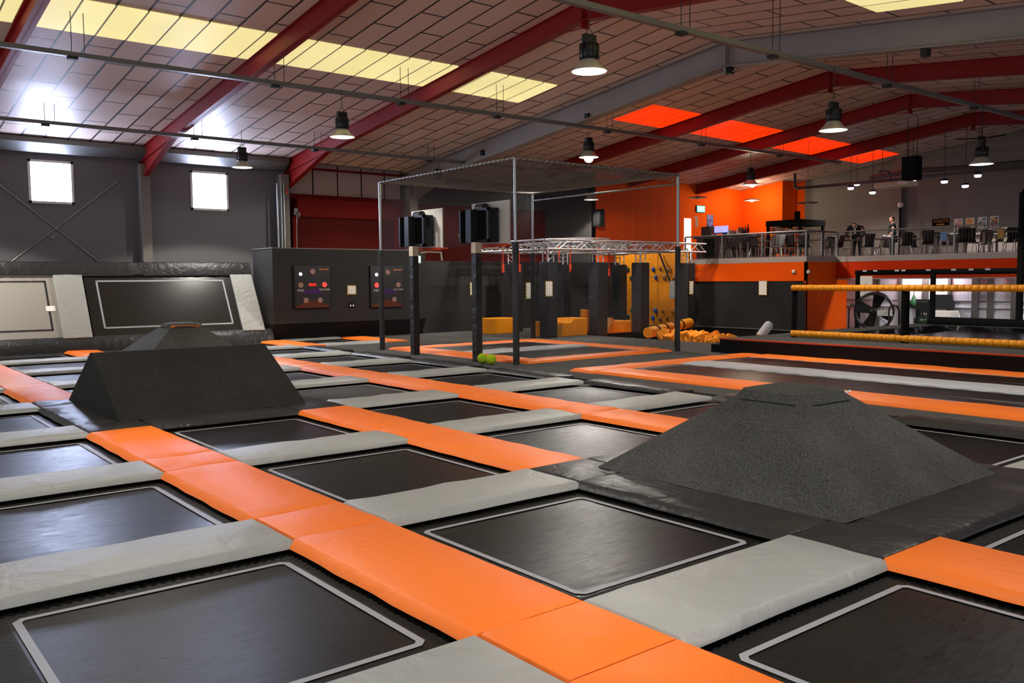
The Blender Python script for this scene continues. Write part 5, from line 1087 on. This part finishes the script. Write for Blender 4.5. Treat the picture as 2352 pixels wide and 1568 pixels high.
# standing man, body in profile facing left of the view, arm hanging
p = atX(2050, 560, 32.6); g = empty('person', (32.6, p.y, MZ), 'standing man in a dark short sleeved shirt looking across the cafe', 'person', 'people on the mezzanine')
yaw = R(118); cy_, sy_ = math.cos(yaw), math.sin(yaw)
def W(f, l, z): return (cy_*f-sy_*l, sy_*f+cy_*l, z)    # forward, left, up
J = [W(0, 0, .98)+(.17, .16), W(.035, 0, 1.15)+(.19, .175), W(.03, 0, 1.33)+(.195, .16), W(.0, 0, 1.45)+(.15, .12), W(.01, 0, 1.55)+(.055, .055), W(.02, 0, 1.6)+(.05, .05),
     W(0, .23, 1.43)+(.08,), W(-.02, .31, 1.16)+(.055,), W(.16, .2, 1.0)+(.034,), W(0, -.23, 1.43)+(.08,), W(-.05, -.31, 1.16)+(.055,), W(.06, -.22, .92)+(.034,),
     W(0, .1, .9)+(.105,), W(.03, .12, .5)+(.07,), W(0, .13, .08)+(.05,), W(0, -.1, .9)+(.105,), W(.0, -.12, .5)+(.07,), W(-.04, -.13, .08)+(.05,), W(.14, .15, .04)+(.045, .035), W(.1, -.15, .04)+(.045, .035)]
E_ = [(0, 1), (1, 2), (2, 3), (3, 4), (4, 5), (3, 6), (6, 7), (7, 8), (3, 9), (9, 10), (10, 11), (0, 12), (12, 13), (13, 14), (0, 15), (15, 16), (16, 17), (14, 18), (17, 19)]
slim = lambda J, k=1: [tuple(j[:3])+tuple(r*(.72 if i in (0, 1, 2, 6, 9, 12, 15) else .5 if i == 3 else .9 if i == 4 else k if i in (7, 10) else 1) for r in j[3:]) for i, j in enumerate(J)]
body = skinned('body', slim(J), E_, 'skin', g); 
def clothes(name, idx, edges, J, mat, grow, parent):
    mp = {k: i for i, k in enumerate(idx)}
    return skinned(name, [tuple(J[k][:3])+tuple(r+grow for r in J[k][3:]) for k in idx], [(mp[a], mp[b]) for a, b in edges], mat, parent)
Jc = [list(j) for j in J]; Jc[7] = list(W(-.012, .24, 1.27))+[.055]; Jc[10] = list(W(-.03, -.235, 1.27))+[.055]
clothes('shirt', [0, 1, 2, 3, 6, 7, 9, 10, 4], [(0, 1), (1, 2), (2, 3), (3, 6), (6, 7), (3, 9), (9, 10), (3, 4)], Jc, 'shirt', .02, g)
clothes('trousers', [0, 12, 13, 14, 15, 16, 17], [(0, 12), (12, 13), (13, 14), (0, 15), (15, 16), (16, 17)], J, 'trouser', .014, g)
clothes('shoe', [14, 18], [(14, 18)], J, 'matt_black', .008, g); clothes('shoe', [17, 19], [(17, 19)], J, 'matt_black', .008, g)
head(g, Vector(g['_loc'])+Vector(W(.045, 0, 1.69)), yaw+R(25), R(4), 'hair', True)
hand(g, W(.16, .2, 1.0), Vector(W(.8, -.1, -.25)), 1); hand(g, W(.06, -.22, .92), Vector(W(.35, 0, -1)), -1)
# man leaning over the table, face down
p = atX(1966, 560, 29.6); g2 = empty('person', (29.6, p.y, MZ), 'man in a dark jacket and pale collar leaning over a table, head bowed', 'person', 'people on the mezzanine')
yaw = R(200); cy_, sy_ = math.cos(yaw), math.sin(yaw)
J = [W(-.22, 0, .95)+(.16, .13), W(-.08, 0, 1.12)+(.17, .13), W(.08, 0, 1.24)+(.18, .12), W(.17, 0, 1.3)+(.13, .09), W(.23, 0, 1.31)+(.06, .06), W(.27, 0, 1.3)+(.052, .052),
     W(.16, .22, 1.26)+(.07,), W(.18, .34, .99)+(.052,), W(.42, .2, .82)+(.036,), W(.16, -.22, 1.26)+(.07,), W(.18, -.34, .99)+(.052,), W(.42, -.16, .82)+(.036,),
     W(-.22, .1, .88)+(.105,), W(-.2, .12, .48)+(.07,), W(-.26, .13, .08)+(.05,), W(-.22, -.1, .88)+(.105,), W(-.18, -.12, .48)+(.07,), W(-.2, -.13, .08)+(.05,), W(-.12, .15, .04)+(.045, .035), W(-.06, -.15, .04)+(.045, .035)]
body2 = skinned('body', slim(J, .6), E_, 'skin', g2)
clothes('jacket', [0, 1, 2, 3, 6, 7, 8, 9, 10, 11, 4], [(3, 4), (0, 1), (1, 2), (2, 3), (3, 6), (6, 7), (7, 8), (3, 9), (9, 10), (10, 11)], J, 'jacket', .022, g2)
clothes('trousers', [0, 12, 13, 14, 15, 16, 17], [(0, 12), (12, 13), (13, 14), (0, 15), (15, 16), (16, 17)], J, 'trouser', .014, g2)
clothes('shoe', [14, 18], [(14, 18)], J, 'matt_black', .008, g2); clothes('shoe', [17, 19], [(17, 19)], J, 'matt_black', .008, g2)
c = Vector(g2['_loc']); m = MB(); m.torus((0, 0, 0), .075, .022, 18, 6); co = m.build('collar', 'collar', g2, loc=(0, 0, 0)); co.matrix_local = Matrix.Translation(W(.235, 0, 1.3)) @ Matrix.Rotation(yaw, 4, 'Z') @ Matrix.Rotation(R(62), 4, 'Y')
m = MB(); m.bar(c+Vector(W(.3, 0, 1.22)), c+Vector(W(.24, 0, 1.0)), .05, .02); m.build('shirt_front', 'collar', g2)
head(g2, c+Vector(W(.36, 0, 1.33)), yaw, R(42), 'hair')
hand(g2, W(.42, .2, .82), Vector(W(1, -.4, -.1)), 1); hand(g2, W(.42, -.16, .82), Vector(W(1, .4, -.1)), -1)

# ================================================================== CEILING THINGS OVER THE MEZZANINE
for i, (px, py, X, lb) in enumerate(((1954, 432, 31, 'small bright ceiling spot, leftmost over the cafe'), (1968, 423, 32, 'small bright ceiling spot, just above the leftmost one'), (2004, 442, 31, 'small bright ceiling spot left of the ceiling unit'), (2096, 414, 31, 'small bright ceiling spot below the black speaker'), (2169, 417, 31, 'small bright ceiling spot above the black sign'), (2217, 427, 31.5, 'small bright ceiling spot above the posters'), (2246, 403, 30.5, 'small bright ceiling spot nearest the right hand hanging lamp'))):
    a = atX(px, py, X); e = empty('ceiling_spot', a, lb, 'spot lamp', 'small bright spots over the cafe')
    m = MB(); m.lathe([(.001, .1), (.11, .1), (.115, -.02), (.1, -.02)], a, 16); m.tube(a+Vector((0, 0, .1)), (a.x, a.y, roof(a.x, a.y)), .01, 6); m.build('housing', 'black_metal', e)
    m = MB(); m.lathe([(.001, -.06), (.1, -.055), (.12, 0), (.105, .05)], a, 16); m.build('lens', 'spot_light', e)
    ld = bpy.data.lights.new('spot_beam', 'SPOT'); lo = bpy.data.objects.new('spot_beam', ld); COL.objects.link(lo); lo.location = a+Vector((0, 0, -.12)); ld.energy = 110; ld.spot_size = R(140); ld.spot_blend = .6; ld.shadow_soft_size = .1; ld.color = (1, .92, .84)
for px, py, X, lit, lb in ((1602, 453, 27.5, 0, 'flat round pendant lamp left of the exit sign, hanging low'), (1727, 459, 30.6, 1, 'flat round pendant lamp glowing over the reception counter'), (1855, 465, 27.5, 0, 'flat round pendant lamp at the corner of the grey wall')):
    a = atX(px, py, X); e = empty('disc_pendant', a, lb, 'pendant lamp', 'flat disc pendants over the reception')
    m = MB(); m.lathe([(.001, .05), (.06, .05), (.38, .0), (.39, -.02), (.37, -.025), (.001, -.01)], a, 28); m.build('disc_shade', 'grey_steel', e); m = MB(); m.tube(a+Vector((0, 0, .05)), (a.x, a.y, roof(a.x, a.y)), .006, 5); m.build('flex', 'cord', e)
    m = MB(); m.lathe([(.001, -.07), (.09, -.065), (.1, -.02)], a, 16); m.build('bulb', 'spot_light' if lit else 'reflector', e)
    if lit:
        ld = bpy.data.lights.new('pendant_beam', 'POINT'); lo = bpy.data.objects.new('pendant_beam', ld); COL.objects.link(lo); lo.location = a+Vector((0, 0, -.1)); ld.energy = 90; ld.shadow_soft_size = .1; ld.color = (1, .86, .6)
a = atX(1728, 427, 32.0); e = empty('spot_cluster', a, 'bright violet-white spot just under the reception hanging lamp', 'spot lamp'); m = MB(); m.ball(a, .1, 8, .7); m.build('lens', 'spot_light', e); m = MB(); m.tube(a+Vector((0, 0, .06)), (a.x, a.y, roof(a.x, a.y)), .01, 6); m.build('flex', 'cord', e)
ld = bpy.data.lights.new('spot_beam', 'POINT'); lo = bpy.data.objects.new('spot_beam', ld); COL.objects.link(lo); lo.location = a+Vector((0, 0, -.6)); ld.energy = 40; ld.shadow_soft_size = .12; ld.color = (1, .86, .62)
# ceiling unit, speaker, pipes
p, q = atX(2006, 428, 30.5), atX(2088, 428, 30.5); e = empty('ceiling_unit', (30.5, (p.y+q.y)/2, p.z), 'long beige air conditioning unit hanging over the cafe', 'air conditioner')
m = MB(); m.box((30.5, q.y, p.z-.08), (31.2, p.y, p.z+.12)); m.build('casing', 'beige_paint', e, bevel=.03); m = MB(); m.box((30.49, q.y+.05, p.z-.02), (30.5, q.y+.45, p.z+.1)); m.box((30.49, q.y+.5, p.z-.04), (30.5, p.y-.05, p.z-.02)); m.build('vent', 'paper', e)
for y in (p.y-.2, q.y+.2): m = MB(); m.tube((30.8, y, p.z+.12), (30.8, y, roof(30.8, y)), .012, 5); m.build('hanger', 'cord', e)
a, b = atX(2071, 361, 28.0), atX(2105, 411, 28.0); e = empty('hanging_speaker', (28, (a.y+b.y)/2, b.z), 'tall black speaker hanging over the cafe', 'speaker')
m = MB(); m.box((28, b.y, b.z), (28.4, a.y, a.z)); m.build('cabinet', 'matt_black', e, bevel=.02); m = MB(); m.box((27.985, b.y+.04, b.z+.05), (28, a.y-.04, a.z-.05)); m.build('grille', 'black_carpet', e)
m = MB()
for y in (a.y-.1, b.y+.1): m.tube((28.2, y, a.z), (28.2, y, roof(28.2, y)), .012, 5)
m.build('chain', 'cord', e)
a = atY(1342, 497, 23.2); e = empty('wall_speaker', a, 'dark speaker on the return wall seen through the cage', 'speaker'); m = MB(); m.box((XO-.25, a.y+.05, a.z-.35), (XO, a.y+.5, a.z+.35)); m.build('cabinet', 'matt_black', e); m = MB(); m.box((XO-.26, a.y+.1, a.z-.3), (XO-.25, a.y+.45, a.z+.3)); m.build('grille', 'black_carpet', e)
for pts, r, lb in (([(1826, 398, 31), (1826, 430, 31), (1834, 432, 31), (1960, 421, 31.4), (2230, 396, 31.4), (2360, 384, 31.4)], .06, 'bent grey pipe run above the cafe, the lower one'), ([(2000, 408, 33), (2100, 392, 33), (2230, 384, 33), (2360, 372, 33)], .1, 'dark duct along the grey wall above the cafe'), ([(2020, 400, 32.2), (2022, 392, 32.2), (2040, 393, 32.2), (2046, 412, 32.2)], .04, 'short bent pipe over the ceiling unit')):
    m = MB(); m.path([atX(x, y, X) for x, y, X in pts], r, 10); tag(m.build('ceiling_pipe', 'dark_grey_paint'), lb, 'pipe', 'pipes over the cafe')
e = empty('ceiling_fan', atX(2255, 318, 26.0), 'dark ceiling fan with thin blades near the right edge', 'ceiling fan'); p = Vector(e['_loc'])
m = MB(); m.tube(p, (p.x, p.y, roof(p.x, p.y)), .02, 6); m.lathe([(.001, -.06), (.1, -.06), (.1, .06), (.001, .06)], p, 14); m.build('hub', 'black_metal', e)
for i in range(3): a = .3+i*2.094; m = MB(); m.bar(p+Vector((.08*math.cos(a), .08*math.sin(a), 0)), p+Vector((.75*math.cos(a), .75*math.sin(a), 0)), .12, .015); m.build('blade', 'matt_black', e)

# ================================================================== LIGHT
def area(name, loc, rot, sx, sy, e, col):
    ld = bpy.data.lights.new(name, 'AREA'); ld.shape = 'RECTANGLE'; ld.size = sx; ld.size_y = sy; ld.energy = e; ld.color = col
    o = bpy.data.objects.new(name, ld); COL.objects.link(o); o.location = loc; o.rotation_euler = rot; return o
# strip lamp lying on top of the games box, washing the roller door
e = empty('strip_lamp', (12.4, 24.6, 2.5), 'hidden strip lamp behind the games box', 'strip lamp')
m = MB(); m.box((11.3, 24.58, 2.42), (15.0, 24.66, 2.46)); m.build('channel', 'grey_steel', e)
area('strip_glow', (13.2, 25.9, 2.2), (R(115), 0, 0), 3.4, .1, 18, (1, .55, .3))
# unseen tube lamps, added behind the beam to brighten the shutters
for i, y in enumerate((11.5, 7.5, 3.5)):
    e = empty('added_tube_lamp', (26.45, y, 2.3), 'unseen tube lamp added under the mezzanine, %s from the orange side wall' % ORD[i], 'tube lamp', 'unseen tube lamps added under the mezzanine')
    m = MB(); m.box((26.38, y-.75, 2.3), (26.52, y+.75, 2.36)); m.build('tray', 'white_paint', e); m = MB(); m.tube((26.45, y-.7, 2.28), (26.45, y+.7, 2.28), .02, 8); m.build('tube', 'lamp_light', e)
    area('added_tube_glow', (26.45, y, 2.22), (0, 0, 0), .12, 1.4, 60, (.92, .95, 1))
w = bpy.data.worlds.new('world'); SC.world = w; w.use_nodes = True; bg = w.node_tree.nodes['Background']
bg.inputs['Color'].default_value = (.86, .92, 1, 1); bg.inputs['Strength'].default_value = .55
SC.view_settings.view_transform = 'Standard'; SC.view_settings.look = 'None'; SC.view_settings.gamma = 1; SC.view_settings.exposure = 1; SC.view_settings.use_curve_mapping = False
SC.cycles.transparent_max_bounces = 16; SC.cycles.max_bounces = 8; SC.cycles.diffuse_bounces = 4; SC.cycles.glossy_bounces = 3
SC.cycles.sample_clamp_indirect = 6; SC.cycles.caustics_reflective = False; SC.cycles.caustics_refractive = False
for o in COL.objects:
    if '_loc' in o: del o['_loc']
